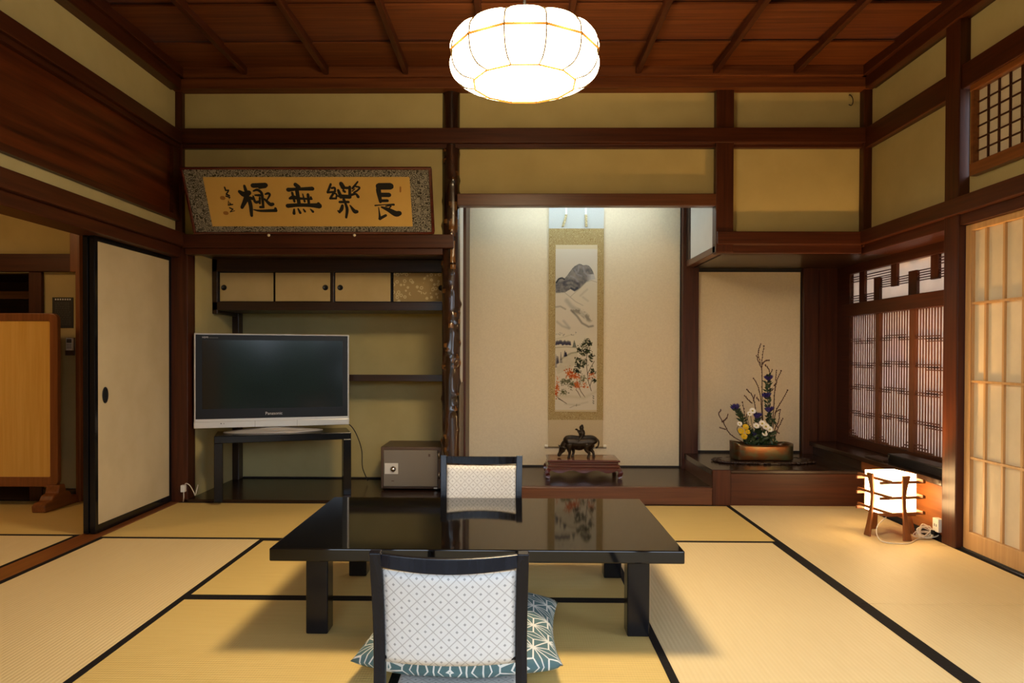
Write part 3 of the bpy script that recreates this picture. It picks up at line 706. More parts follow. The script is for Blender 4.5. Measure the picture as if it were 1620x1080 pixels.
def tv_stand():
    a = math.radians(19); t = thing('tv_stand', 'black bench shaped television stand on the floor of the shelf niche', 'stand', (-1.668, 5.135, .02), a)
    MB().box(-.46, .46, -.17, .17, .402, .452).build('stand_top', 'lacquer_frame', t, .004)
    for x in (-.46, .425):
        MB().box(x - (.02 if x > 0 else 0), x + (.035 if x > 0 else .055), -.17, -.115, 0, .403).build('leg', 'lacquer_frame', t, .003)
        MB().box(x, x + .035, .115, .17, 0, .403).build('leg', 'lacquer_frame', t, .003)
    return t
tv_stand()

# ---- safe
def safe():
    t = thing('safe', 'small taupe metal safe with dial on the niche floor beside the log pillar', 'safe', (-.775, 5.29, .02))
    mb = MB().box(-.222, .235, .012, .40, .012, .325); mb.build('body', 'brown_metal', t, .006)
    MB().box(-.20, .205, -.004, .016, .032, .302).build('safe_door', 'grey_metal', t, .004)
    MB().box(-.190, -.090, -.006, -.003, .125, .205).build('dial_plate', 'white_plastic', t, .001)
    h = MB().lathe([(.023, 0), (.023, .008), (.017, .012), (.014, .02), (0, .02)], 24)
    h.xf(Matrix.Translation((-.127, -.006, .162)) @ Matrix.Rotation(PI / 2, 4, 'X')); h.build('dial', 'chrome', t)
    MB().box(.135, .150, -.0055, -.003, .255, .275).build('badge', 'brown_metal', t)
    MB().box(-.140, -.120, -.0045, -.003, .070, .076).build('maker_mark', 'brown_metal', t)
    for z in (.09, .24): MB().tube([(.214, 0, z), (.214, 0, z + .05)], .007, 8).build('hinge', 'chrome', t)
    MB().box(.175, .20, .008, .0135, .014, .022).build('name_strip', 'silver', t)
    for x in (-.19, .2):
        for y in (.05, .36): MB().lathe([(.018, 0), (.018, .013)], 12, (x, y, 0)).build('foot', 'black_plastic', t)
safe()

# ---- overhead cabinet and shelf in the niche
M['flower_fusuma'] = None
def floral_mat():
    m, nt, b = new_mat('cabinet_door_floral_paper')
    tc = N(nt, 'ShaderNodeTexCoord'); v = N(nt, 'ShaderNodeTexVoronoi'); v.inputs['Scale'].default_value = 30; nt.links.new(tc.outputs['Object'], v.inputs['Vector'])
    d = v.outputs['Distance']; ring = math_node(nt, 'LESS_THAN', math_node(nt, 'ABSOLUTE', math_node(nt, 'SUBTRACT', d, .30)), .10)
    g = N(nt, 'ShaderNodeTexNoise'); g.inputs['Scale'].default_value = 9; nt.links.new(tc.outputs['Object'], g.inputs['Vector'])
    f = math_node(nt, 'MULTIPLY', ring, math_node(nt, 'GREATER_THAN', g.outputs['Fac'], .46))
    nt.links.new(mix_rgb(nt, f, (.38, .27, .12), (.62, .52, .30)), b.inputs['Base Color']); b.inputs['Roughness'].default_value = .75
    return m
M['flower_fusuma'] = floral_mat()
def cabinet():
    t = thing('wall_cabinet', 'overhead cabinet with four small sliding doors across the top of the shelf niche', 'cabinet', (-1.38, 5.33, 1.335))
    ox, oz = 1.38, -1.335
    mb = MB().box(-2.274 + ox, -.475 + ox, 0, .455, 1.362 + oz, 1.424 + oz).box(-2.274 + ox, -.475 + ox, 0, .455, 1.652 + oz, 1.742 + oz).box(-2.274 + ox, -2.236 + ox, 0, .455, 1.335 + oz, 1.742 + oz)
    mb.box(-1.380 + ox, -1.358 + ox, .005, .455, 1.42 + oz, 1.655 + oz).box(-2.24 + ox, -.475 + ox, .43, .455, 1.42 + oz, 1.655 + oz)
    mb.build('body', 'dark_x', t, .003)
    for i, (x0, x1, hx) in enumerate(((-2.238, -1.812, -2.196), (-1.812, -1.378, -1.424), (-1.360, -.924, -1.312), (-.924, -.478, -.555))):
        y = .030 if i in (0, 3) else .016
        d = MB().box(x0 + ox, x1 + ox, y, y + .012, 1.422 + oz, 1.654 + oz).build('cabinet_door', 'lacquer_frame', t, .002)
        p = MB().box(x0 + .010 + ox, x1 - .010 + ox, y - .002, y + .003, 1.431 + oz, 1.646 + oz)
        p.build('door_paper', 'flower_fusuma' if i == 3 else 'small_fusuma', d, .001)
        h = MB().lathe([(.021, 0), (.021, .004), (.016, .004), (.014, .0005), (0, .0005)], 20)
        h.xf(Matrix.Translation((hx + ox, y - .002, 1.534 + oz)) @ Matrix.Rotation(PI / 2, 4, 'X')); h.build('door_pull', 'iron', d)
cabinet()
t = thing('wall_shelf', 'dark wooden shelf in the niche behind the television', 'shelf', (-1.37, 5.50, .83))
MB().box(-.90, .89, 0, .295, 0, .034).build('shelf_board', 'dark_x', t, .003)
MB().box(-.90, .89, -.012, .0, -.004, .047).build('shelf_edge', 'dark_x', t, .002)

# ---- framed calligraphy
def brush(strokes):
    mb = MB()
    for k, st in enumerate(strokes):
        pts = catmull([(u, v, w * 1.22) for u, v, w in st], 5); n = len(pts); L = []; Rr = []
        for i, (u, v, w) in enumerate(pts):
            a = pts[min(i + 1, n - 1)]; b = pts[max(i - 1, 0)]; dx, dy = a[0] - b[0], a[1] - b[1]; d = math.hypot(dx, dy) or 1; dx /= d; dy /= d
            L.append((u - dy * w, v + dx * w)); Rr.append((u + dy * w, v - dx * w))
        def capp(p, sgn):
            u, v, w = p[0]; a = p[1]; dx, dy = u - a[0], v - a[1]; d = math.hypot(dx, dy) or 1; dx /= d; dy /= d
            return [(u + (dx * math.cos(q) - dy * math.sin(q)) * w * .95, v + (dy * math.cos(q) + dx * math.sin(q)) * w * .95) for q in (.8, .3, -.3, -.8)]
        end = capp(pts[::-1], 1); start = capp(pts, 1)
        z = .0004 + .00003 * k; vs = [(p[0], -z, p[1]) for p in L] + [(p[0], -z, p[1]) for p in Rr]
        fs = [(i, i + 1, n + i + 1, n + i) for i in range(n - 1)]; mb.add(vs, fs)
        mb.add([(p[0], -z, p[1]) for p in [L[-1]] + end + [Rr[-1]]], [list(range(6))])
        mb.add([(p[0], -z, p[1]) for p in [Rr[0]] + start + [L[0]]], [list(range(6))])
    return mb
def brocade(name, bg, ln, scale, width=.07):
    m, nt, b = new_mat(name); tc = N(nt, 'ShaderNodeTexCoord')
    n0 = N(nt, 'ShaderNodeTexNoise'); n0.inputs['Scale'].default_value = scale * .5; nt.links.new(tc.outputs['Object'], n0.inputs['Vector'])
    v = N(nt, 'ShaderNodeTexVoronoi'); v.inputs['Scale'].default_value = scale; nt.links.new(tc.outputs['Object'], v.inputs['Vector'])
    d = math_node(nt, 'FRACT', math_node(nt, 'MULTIPLY', math_node(nt, 'ADD', v.outputs['Distance'], math_node(nt, 'MULTIPLY', n0.outputs['Fac'], .25)), 2.6))
    f = math_node(nt, 'LESS_THAN', math_node(nt, 'ABSOLUTE', math_node(nt, 'SUBTRACT', d, .5)), width * 2)
    nt.links.new(mix_rgb(nt, f, bg, ln), b.inputs['Base Color']); b.inputs['Roughness'].default_value = .8; b.inputs['Specular IOR Level'].default_value = .2
    return m
M['gaku_brocade'] = brocade('grey_scroll_brocade', (.27, .255, .22), (.05, .045, .036), 42, .10)
STROKES = {"ink":[[[0.4732,0.326,0.0183],[0.5513,0.3269,0.0183]],[[0.4702,0.3191,0.0108],[0.469,0.2941,0.0136],[0.4755,0.2231,0.0085]],[[0.4747,0.2699,0.0124],[0.5374,0.269,0.0124]],[[0.4776,0.2295,0.0081],[0.5233,0.2301,0.0081]],[[0.4371,0.1977,0.0043],[0.5007,0.2031,0.0028],[0.5638,0.2034,0.0065]],[[0.4803,0.1865,0.005],[0.5232,0.1689,0.0116],[0.5718,0.1416,0.0163],[0.5975,0.1448,0.0139]],[[0.5093,0.1929,0.0039],[0.5443,0.1961,0.0039],[0.5303,0.1785,0.0039]],[[0.4597,0.1849,0.0023],[0.462,0.1383,0.005],[0.4625,0.1059,0.0081]],[[0.461,0.1075,0.0085],[0.5043,0.1302,0.0074]],[[0.1549,0.341,0.0062],[0.1281,0.2863,0.007]],[[0.1313,0.2863,0.0059],[0.174,0.2894,0.0059]],[[0.1581,0.3145,0.0059],[0.1786,0.316,0.0059],[0.1773,0.291,0.0059]],[[0.1705,0.2863,0.0065],[0.1426,0.2485,0.0065]],[[0.139,0.2453,0.0059],[0.18,0.2453,0.0059]],[[0.1759,0.2784,0.005],[0.1862,0.2722,0.005],[0.1802,0.2469,0.005]],[[0.1855,0.2659,0.005],[0.1973,0.2595,0.005]],[[0.2239,0.3441,0.0116],[0.2352,0.3192,0.0132]],[[0.2003,0.3004,0.0074],[0.2127,0.2564,0.0111]],[[0.2505,0.316,0.0071],[0.2787,0.316,0.0071]],[[0.2793,0.3223,0.0081],[0.2721,0.2532,0.0081]],[[0.2131,0.2595,0.0111],[0.2725,0.2564,0.0111]],[[0.2345,0.2979,0.0071],[0.244,0.2904,0.0071]],[[0.3359,0.357,0.0046],[0.2971,0.3129,0.0065]],[[0.3202,0.3254,0.005],[0.3446,0.3191,0.005],[0.3303,0.3004,0.005],[0.3036,0.2847,0.005]],[[0.2921,0.2941,0.0028],[0.3124,0.3098,0.0028]],[[0.2832,0.269,0.0071],[0.3152,0.2753,0.0062],[0.3291,0.2564,0.0087]],[[0.2299,0.2406,0.0081],[0.2398,0.2152,0.0065]],[[0.201,0.2215,0.0071],[0.261,0.2215,0.0071]],[[0.2382,0.2152,0.0065],[0.2461,0.1704,0.0087],[0.2339,0.1156,0.0065]],[[0.2173,0.1976,0.0077],[0.2084,0.1736,0.0102],[0.1916,0.1511,0.0065]],[[0.1832,0.1614,0.0046],[0.1945,0.1485,0.0046]],[[0.2695,0.1976,0.004],[0.2941,0.1592,0.0111],[0.3112,0.156,0.0096]],[[-0.0804,0.3377,0.0115],[-0.0594,0.3214,0.0102]],[[-0.1346,0.3036,0.0115],[-0.0805,0.3077,0.0084],[0.0297,0.3112,0.0111]],[[-0.0762,0.3091,0.0108],[-0.074,0.2152,0.0103]],[[-0.1099,0.2844,0.007],[-0.1031,0.2249,0.0068]],[[-0.1319,0.2457,0.0068],[-0.1047,0.2527,0.0115],[-0.067,0.2457,0.0074],[0.0166,0.2416,0.0049]],[[-0.0408,0.2761,0.0033],[-0.0339,0.2249,0.0062]],[[-0.0056,0.272,0.0081],[-0.0075,0.2152,0.0076]],[[0.0113,0.254,0.0057],[0.0125,0.2416,0.0057]],[[-0.153,0.195,0.0119],[-0.087,0.2006,0.0103],[-0.004,0.1998,0.0106],[0.0606,0.1956,0.0156]],[[0.057,0.211,0.0087],[0.064,0.2012,0.0087]],[[-0.1119,0.1718,0.0051],[-0.1172,0.1436,0.0089]],[[-0.0849,0.176,0.0043],[-0.0743,0.1478,0.0076]],[[-0.0493,0.1718,0.0043],[-0.0408,0.1569,0.0062]],[[-0.0024,0.1738,0.0027],[0.0131,0.1558,0.0076]],[[-0.4226,0.3296,0.0075],[-0.4188,0.3003,0.0096]],[[-0.4617,0.2915,0.0099],[-0.4352,0.2738,0.0152],[-0.3995,0.2841,0.0138]],[[-0.4145,0.2738,0.0145],[-0.4295,0.2382,0.0134],[-0.4641,0.1843,0.009]],[[-0.4112,0.2501,0.0104],[-0.4029,0.2023,0.011],[-0.4079,0.1284,0.0081]],[[-0.3993,0.2501,0.0087],[-0.3811,0.2441,0.0087]],[[-0.3664,0.3317,0.0128],[-0.2792,0.3355,0.0128]],[[-0.3246,0.3179,0.0073],[-0.2824,0.3243,0.0073]],[[-0.368,0.2959,0.0044],[-0.3417,0.3032,0.0075],[-0.3203,0.29,0.0075],[-0.314,0.2649,0.0081],[-0.3191,0.1873,0.007]],[[-0.3623,0.2679,0.0044],[-0.33,0.2664,0.0075]],[[-0.3751,0.2619,0.0044],[-0.367,0.2218,0.0081],[-0.3366,0.2263,0.0061]],[[-0.3327,0.2501,0.0061],[-0.3387,0.2128,0.0061]],[[-0.34,0.1867,0.007],[-0.3176,0.1873,0.007]],[[-0.2918,0.2744,0.0044],[-0.2718,0.2797,0.007],[-0.262,0.2702,0.0061],[-0.2845,0.2367,0.0038]],[[-0.3015,0.2412,0.0061],[-0.2699,0.2068,0.0102],[-0.2504,0.2077,0.009]],[[-0.3861,0.1693,0.0029],[-0.3411,0.1617,0.0067],[-0.2363,0.1639,0.009]],[[-0.2379,0.1768,0.0081],[-0.2372,0.1618,0.0081]],[[-0.5566,0.3209,0.0044],[-0.553,0.3003,0.0044]],[[-0.5546,0.2997,0.0036],[-0.5323,0.3009,0.0036]],[[-0.5364,0.2944,0.0036],[-0.5532,0.2753,0.0036]],[[-0.5535,0.2738,0.0044],[-0.5344,0.2649,0.0044]],[[-0.5587,0.2619,0.0036],[-0.5336,0.253,0.0036]],[[-0.5366,0.253,0.0022],[-0.5397,0.2441,0.0022]],[[-0.5469,0.2292,0.0022],[-0.5533,0.2023,0.0022]],[[-0.5536,0.2008,0.0035],[-0.523,0.2053,0.0035]],[[-0.5407,0.2143,0.0036],[-0.5364,0.2053,0.0036]],[[-0.5479,0.1828,0.0036],[-0.5274,0.1722,0.0036]],[[-0.5289,0.1722,0.0026],[-0.5487,0.1541,0.0026]],[[-0.5472,0.1541,0.002],[-0.5174,0.1617,0.002]]],"seal":[[[-0.5893,0.2486,0.0109],[-0.5774,0.2486,0.0109]],[[-0.5876,0.1456,0.0102],[-0.5742,0.1456,0.0102]],[[0.6163,0.3206,0.0046],[0.6142,0.291,0.0046]]]}
def gaku():
    t = thing('framed_calligraphy', 'wide tilted frame of four black brush characters on gold paper with grey brocade border', 'picture', (-1.379, 4.882, 1.860))
    t.rotation_euler = (math.radians(26.96), 0, 0)
    W, H = .826, .452
    mb = MB().box(-W, W, -.012, .012, 0, .014).box(-W, W, -.012, .012, H - .014, H).box(-W, -W + .016, -.012, .012, .014, H - .014).box(W - .016, W, -.012, .012, .014, H - .014)
    mb.build('frame', 'rosewood', t, .003)
    MB().box(-W + .014, W - .014, -.002, .008, .012, H - .012).build('brocade_border', 'gaku_brocade', t)
    p = MB().box(-.690, .681, -.0036, -.001, .053, .388, mi=0)
    k = brush(STROKES['ink']); k.v = [(x, y - .0036, z) for x, y, z in k.v]; p.add(k.v, k.f, 1)
    k = brush(STROKES['seal']); k.v = [(x, y - .0034, z) for x, y, z in k.v]; p.add(k.v, k.f, 2)
    p.build('calligraphy_sheet', ['gold_paper', 'ink', 'seal'], t, weld=False)
    for x in (-.31, .28):
        MB().ball((x, -.014, -.006), .011, 10).tube([(x, -.012, -.008), (x, .02, -.012)], .005, 6).build('rest_hook', 'ivory', t)
gaku()
# ---- small hook
t = thing('ceiling_hook', 'tiny metal hook on the upper plaster near the ceiling corner', 'hook', (2.30, 4.972, 2.80))
MB().tube(catmull([(0, 0, .03), (.0, -.012, .03), (.012, -.02, .01), (.018, -.02, -.02), (.008, -.02, -.045), (-.012, -.02, -.04)], 5), .003, 6).build('hook', 'iron', t)
# ---- hanging scroll with ink landscape
def landscape(nx, ny):
    # canvas 65 x 264 units, x right, y down
    rs = np.random.RandomState(4)
    X, Y = np.meshgrid(np.linspace(0, 65, nx), np.linspace(0, 264, ny))
    img = np.empty((ny, nx, 3)); img[:] = (.60, .535, .43)
    def vnoise(s, seed):
        r = np.random.RandomState(seed); gx, gy = int(65 / s) + 3, int(264 / s) + 3; g = r.rand(gy, gx)
        fx, fy = X / s, Y / s; ix, iy = fx.astype(int), fy.astype(int); tx, ty = fx - ix, fy - iy
        tx = tx * tx * (3 - 2 * tx); ty = ty * ty * (3 - 2 * ty)
        return (g[iy, ix] * (1 - tx) + g[iy, ix + 1] * tx) * (1 - ty) + (g[iy + 1, ix] * (1 - tx) + g[iy + 1, ix + 1] * tx) * ty
    n1 = vnoise(5, 1) * .6 + vnoise(2, 2) * .4; n2 = vnoise(9, 3) * .5 + vnoise(3, 6) * .5
    def lay(a, c):
        a = np.clip(a, 0, 1)[..., None]; img[:] = img * (1 - a) + np.array(c) * a
    def inside(poly):
        m = np.zeros(X.shape, bool); n = len(poly)
        for i in range(n):
            x0, y0 = poly[i]; x1, y1 = poly[(i + 1) % n]
            if y0 == y1: continue
            m ^= ((Y < y0) != (Y < y1)) & (X < (x1 - x0) * (Y - y0) / (y1 - y0) + x0)
        return m
    def dist(pl):
        D = np.full(X.shape, 1e9)
        for (x0, y0), (x1, y1) in zip(pl, pl[1:]):
            dx, dy = x1 - x0, y1 - y0; t = np.clip(((X - x0) * dx + (Y - y0) * dy) / (dx * dx + dy * dy + 1e-9), 0, 1)
            D = np.minimum(D, np.hypot(X - x0 - t * dx, Y - y0 - t * dy))
        return D
    def stroke(pl, w, c, a=1., soft=.6): lay(a * np.clip((w - dist(pl)) / soft + .5, 0, 1), c)
    A = lambda pts: [(x / 7.72 - 9, y / 7.72 - 8) for x, y in pts]
    B = lambda pts: [(x / 7.72 - 9, y / 7.72 + 132) for x, y in pts]
    lay(np.where(Y < 6.5, 1, 0), (.60, .50, .33)); lay(np.where(Y > 261, .8, 0), (.52, .38, .17))
    lay(np.clip((Y - 60) / 60, 0, 1) * .45, (.58, .50, .36))
    mt = inside(A([(70, 520), (95, 480), (130, 458), (175, 470), (205, 440), (240, 390), (270, 350), (300, 320), (350, 292), (378, 296), (400, 310), (435, 305), (470, 315), (500, 350), (520, 390), (535, 430), (548, 480), (480, 490), (420, 530), (370, 590), (300, 630), (250, 600), (190, 640), (70, 645)]))
    lay(mt * (.62 + .35 * n1), (.15, .14, .135))
    lay(mt * np.clip((X - 48) / 8, 0, 1) * (Y > 46) * .75, (.56, .53, .49))
    lay(mt * np.clip(.6 - np.abs(dist(A([(190, 530), (260, 520), (330, 560)])) - 3) / 5, 0, 1) * .8, (.07, .07, .08))
    stroke(A([(80, 520), (110, 475), (150, 462), (175, 480)]), 1.1, (.06, .06, .06), .8, 1.4)
    stroke(A([(260, 590), (300, 612), (330, 590)]), 1.6, (.10, .10, .11), .8, 2)
    for pl in ([(300, 360), (330, 420), (380, 440)], [(400, 330), (420, 400), (450, 430)], [(250, 440), (310, 470), (340, 510)], [(350, 320), (340, 390)]): stroke(A(pl), .9, (.36, .35, .36), .5, 2)
    h2 = inside(A([(250, 690), (300, 640), (360, 590), (440, 510), (500, 490), (572, 515), (572, 1000), (400, 960), (300, 760)]))
    lay(h2 * (.75 + .2 * n2), (.60, .53, .40)); stroke(A([(250, 695), (300, 645), (360, 595), (440, 514), (500, 494), (572, 518)]), .5, (.28, .25, .2), .6, 1.2)
    for pl in ([(370, 680), (410, 640), (450, 605)], [(400, 700), (460, 745)]): stroke(A(pl), 1.2, (.40, .36, .28), .6, 3)
    lay(inside(A([(70, 650), (180, 640), (250, 700), (300, 760), (400, 960), (470, 1060), (70, 1060)])) * .7, (.60, .53, .41))
    stroke(A([(70, 650), (180, 642), (250, 700), (310, 752), (400, 800)]), .6, (.3, .27, .23), .6, 1.4)
    stroke(A([(205, 740), (260, 810), (320, 850), (380, 890), (460, 960)]), 3.2, (.33, .30, .25), .55 * 1.0, 4)
    stroke(A([(260, 860), (330, 930), (390, 1015), (470, 1060), (520, 1050)]), 1.5, (.20, .18, .15), .75, 2.2)
    lay(np.clip((6 - dist(A([(300, 860), (380, 880), (480, 970)]))) / 4, 0, 1) * (n1 > .5) * .6, (.20, .18, .14))
    stroke(A([(70, 820), (130, 812), (190, 845)]), 1.2, (.28, .25, .2), .7, 2)
    stroke(A([(90, 1000), (150, 1050), (230, 1080)]), 1.6, (.34, .31, .26), .6, 3); stroke(A([(170, 990), (240, 1075)]), 1.8, (.36, .33, .28), .6, 3)
    # middle distance
    lay(np.clip((Y - 134) / 10, 0, 1) * (Y < 175) * .35, (.62, .57, .42))
    def clump(x, y, sx, sy, n, c, r=.8, a=.9):
        for _ in range(n):
            px, py = x + rs.randn() * sx, y + rs.randn() * sy
            if not (0 < px < 65): continue
            lay(a * np.clip((rs.uniform(.5, 1.3) * r - np.hypot((X - px) * rs.uniform(.6, 1.4), Y - py)) / .5 + .4, 0, 1), np.array(c) * rs.uniform(.7, 1.35))
    def pine(x, y0, y1, w, c):
        for k in range(9):
            t = k / 8; stroke([(x - w * t * .8, y0 + (y1 - y0) * t), (x + w * t, y0 + (y1 - y0) * t)], .55, c, .9, .6)
    ink = (.07, .075, .08)
    for x, y in ((80, 70), (110, 62), (140, 68), (165, 78)): clump(*B([(x, y)])[0], 1.3, .8, 5, (.2, .2, .2), .7, .6)
    for x, y in ((265, 72), (290, 75), (320, 55)): clump(*B([(x, y)])[0], .7, .9, 4, (.16, .16, .16), .6, .8)
    stroke(B([(80, 130), (160, 110), (260, 75)]), .5, (.4, .36, .25), .6, 2)
    for x in range(80, 250, 13): p = B([(x, 165 + rs.randint(-12, 8))])[0]; pine(p[0], p[1] - 1.5, p[1] + 4.2, 1.1, (.11, .10, .115))
    p = B([(298, 150)])[0]; pine(p[0], p[1], p[1] + 10, 3, (.09, .10, .09))
    stroke(B([(70, 235), (200, 225), (350, 238)]), .6, (.22, .20, .12), .7, 1.4)
    hill = inside(B([(80, 500), (150, 400), (190, 340), (260, 300), (340, 285), (340, 420), (260, 480), (100, 560)])); lay(hill * .4 * (.5 + n2), (.42, .38, .26))
    stroke(B([(140, 380), (190, 338), (260, 302), (340, 288)]), 1.0, (.20, .19, .12), .7, 2)
    for x, y0, y1, w in ((78, 325, 470, 1.6), (92, 340, 430, 1.4), (104, 345, 420, 1.2), (138, 295, 415, 1.9), (186, 275, 340, 1.8), (200, 292, 335, 1.4)):
        a, b = B([(x, y0), (x, y1)]); pine(a[0], a[1], b[1], w, (.06, .055, .075))
    # near trees
    br = (.09, .06, .04)
    for pl in ([(505, 762), (470, 650), (455, 520), (440, 400), (460, 250), (480, 130)], [(430, 840), (380, 770), (350, 700)], [(378, 842), (340, 770), (320, 750)], [(455, 560), (500, 470), (540, 400)], [(490, 700), (520, 600)], [(210, 920), (150, 880), (95, 840)], [(160, 885), (110, 860)]):
        stroke(B(pl), .45, br, .95, .6)
    for x, y, sx, sy, n in ((440, 160, 3, 3, 26), (480, 190, 3, 3, 26), (410, 200, 3.5, 2.5, 28), (370, 260, 4, 3, 34), (450, 280, 4, 3, 38), (500, 350, 3, 4, 34), (400, 320, 4, 3, 20), (340, 380, 4, 2.5, 24), (350, 450, 5, 4, 46), (420, 420, 5, 4, 40), (330, 520, 4, 3, 34), (520, 520, 3, 4, 36), (540, 640, 3, 2, 24)):
        q = B([(x, y)])[0]; clump(q[0], q[1], sx * .75, sy * .75, int(n * 1.5), (.085, .085, .05), .95)
    for x, y, sx, sy, n in ((220, 640, 4, 3.5, 60), (270, 690, 4, 4, 50), (180, 780, 3, 2.5, 40), (410, 620, 4, 4, 40), (160, 660, 2, 3, 14)):
        q = B([(x, y)])[0]; clump(q[0], q[1], sx * .9, sy * .9, int(n * 1.3), (.15, .14, .085), 1.0, .7)
    for x, y, sx, sy, n in ((240, 540, 4, 4, 60), (290, 580, 3, 3, 40), (340, 690, 2.6, 3, 44), (345, 600, 3, 3, 22), (500, 590, 3, 4, 22), (95, 700, 1.6, 6, 34), (85, 790, 1.3, 4, 26), (430, 690, 3, 3, 14)):
        q = B([(x, y)])[0]; clump(q[0], q[1], sx * .9, sy * .9, int(n * 1.3), (.44, .13, .04), .95, .8)
    stroke(B([(110, 830), (240, 830), (420, 850), (560, 770)]), 2, (.47, .41, .28), .6, 5)
    stroke(B([(190, 925), (320, 935), (460, 900)]), 1, (.40, .35, .25), .5, 3); stroke(B([(250, 970), (300, 945), (370, 935)]), .5, (.25, .2, .15), .6, 1); stroke(B([(328, 925), (326, 950)]), .4, (.1, .1, .08), .8, .6)
    for y in (820, 845, 880, 905): stroke(B([(522, y), (538, y + 8), (528, y + 16)]), .4, (.09, .08, .07), .9, .5)
    pap = np.array((.60, .535, .43)); img[:] = np.clip(pap - 1.15 * (pap - img), .015, 1)
    return img
def color_mesh(name, img, x0, x1, z0, z1, y, parent, matname):
    ny, nx, _ = img.shape; xs = np.linspace(x0, x1, nx); zs = np.linspace(z1, z0, ny)
    vx, vz = np.meshgrid(xs, zs); co = np.stack([vx, np.full_like(vx, y), vz], -1).reshape(-1, 3)
    i, j = np.meshgrid(np.arange(ny - 1), np.arange(nx - 1), indexing='ij'); a = (i * nx + j).ravel()
    f = np.stack([a, a + nx, a + nx + 1, a + 1], -1)
    me = bpy.data.meshes.new(name); me.vertices.add(len(co)); me.vertices.foreach_set('co', co.ravel().astype(np.float32))
    me.loops.add(f.size); me.loops.foreach_set('vertex_index', f.ravel().astype(np.int32)); me.polygons.add(len(f)); me.polygons.foreach_set('loop_start', np.arange(0, f.size, 4, dtype=np.int32))
    me.update(calc_edges=True)
    at = me.color_attributes.new('pigment', 'FLOAT_COLOR', 'POINT'); at.data.foreach_set('color', np.concatenate([img.reshape(-1, 3), np.ones((nx * ny, 1))], 1).ravel().astype(np.float32))
    m, nt, b = new_mat(matname); vc = N(nt, 'ShaderNodeVertexColor'); vc.layer_name = 'pigment'; nt.links.new(vc.outputs[0], b.inputs['Base Color'])
    b.inputs['Roughness'].default_value = .9; b.inputs['Specular IOR Level'].default_value = .1; me.materials.append(m)
    o = bpy.data.objects.new(name, me); C.objects.link(o); o.parent = parent
    so = o.modifiers.new('thickness', 'SOLIDIFY'); so.thickness = .0008; so.offset = 1
    return o
def scroll():
    t = thing('hanging_scroll', 'tall hanging scroll with ink mountain landscape and gold brocade border in the alcove', 'scroll', (.496, 5.80, .30))
    oz = -.30
    M['scroll_brocade'] = brocade('gold_scroll_brocade', (.30, .20, .075), (.44, .33, .15), 62, .13)
    M['scroll_silk'] = plain('pale_scroll_silk', (.50, .50, .46), .85, 0, (.55, .55, .50), (20, 20, 20), 8, spec=.15)
    M['scroll_foot'] = plain('tan_scroll_silk', (.50, .385, .225), .85, 0, (.55, .43, .26), (20, 20, 20), 8, spec=.15)
    MB().box(-.223, .223, 0, .004, 2.058 + oz, 2.38 + oz).build('upper_silk', 'scroll_silk', t)
    MB().box(-.223, .223, -.0005, .004, .506 + oz, 2.058 + oz).build('brocade_border', 'scroll_brocade', t)
    MB().box(-.222, .222, 0, .004, .30 + oz, .506 + oz).build('lower_silk', 'scroll_foot', t)
    color_mesh('painting', landscape(138, 552), -.168, .171, .572 + oz, 1.925 + oz, -.0012, t, 'ink_landscape')
    MB().tube([(-.225, 0, .292 + oz), (.225, 0, .292 + oz)], .011, 14).build('roller', 'scroll_foot', t)
    for s in (-1, 1): MB().tube([(s * .224, 0, .292 + oz), (s * .250, 0, .292 + oz)], .014, 14).build('roller_knob', 'ivory', t, .002)
    for x, k in ((-.083, -.028), (.076, .004)):
        MB().box(x - .008, x + .008, -.004, -.001, 2.16 + oz, 2.37 + oz).build('hanging_strip', 'white_plastic', t)
        MB().sweep_rect([(x, -.006, 2.17 + oz), (x + k * .3, -.008, 2.13 + oz), (x + k, -.006, 2.072 + oz)], .020, .010, (1, 0, 0)).build('strip_end', 'tassel', t, .002)
    MB().tube([(-.235, 0, 2.385 + oz), (.235, 0, 2.385 + oz)], .008, 10).build('top_rod', 'wood_x', t)
    MB().tube([(-.1, 0, 2.385 + oz), (0, .01, 2.40 + oz - .005), (.1, 0, 2.385 + oz)], .0025, 6).build('hanging_cord', 'cord_black', t)
scroll()

# ---- display stand and bronze ox with rider
def display_stand():
    t = thing('display_stand', 'low red rosewood display stand with curved legs under the bronze ox', 'stand', (.514, 5.43, .122))
    W, D = .268, .155
    MB().box(-W, W, -D, D, .118, .132).build('stand_top', 'rosewood', t, .004, 3)
    MB().box(-W + .022, W - .022, -D + .022, D - .022, .130, .1335).build('inlay_panel', 'rosewood_top', t, .001)
    MB().box(-W + .012, W - .012, -D + .012, D - .012, .100, .118).box(-W + .002, W - .002, -D + .002, D - .002, .078, .100).box(-W - .004, W + .004, -D - .004, D + .004, .068, .078).build('waist', 'rosewood', t, .003)
    n = 32; pts = [(-W, .068)] + [(-W + 2 * W * i / n, .048 + .010 * math.cos(i / n * 6 * PI)) for i in range(n + 1)] + [(W, .068)]
    for y in (-D, D - .012): MB().prism(pts, 'y', y, y + .012).build('carved_apron', 'rosewood', t)
    for sx in (-1, 1):
        for sy in (-1, 1):
            p = catmull([(sx * (W - .014), sy * (D - .014), .07), (sx * (W + .004), sy * (D + .002), .045), (sx * (W - .004), sy * (D - .004), .020), (sx * (W + .002), sy * D, .003)], 4)
            MB().sweep_rect(p, [.036 - .014 * i / (len(p) - 1) for i in range(len(p))], .030, (0, 1, 0)).build('leg', 'rosewood', t, .004)
display_stand()
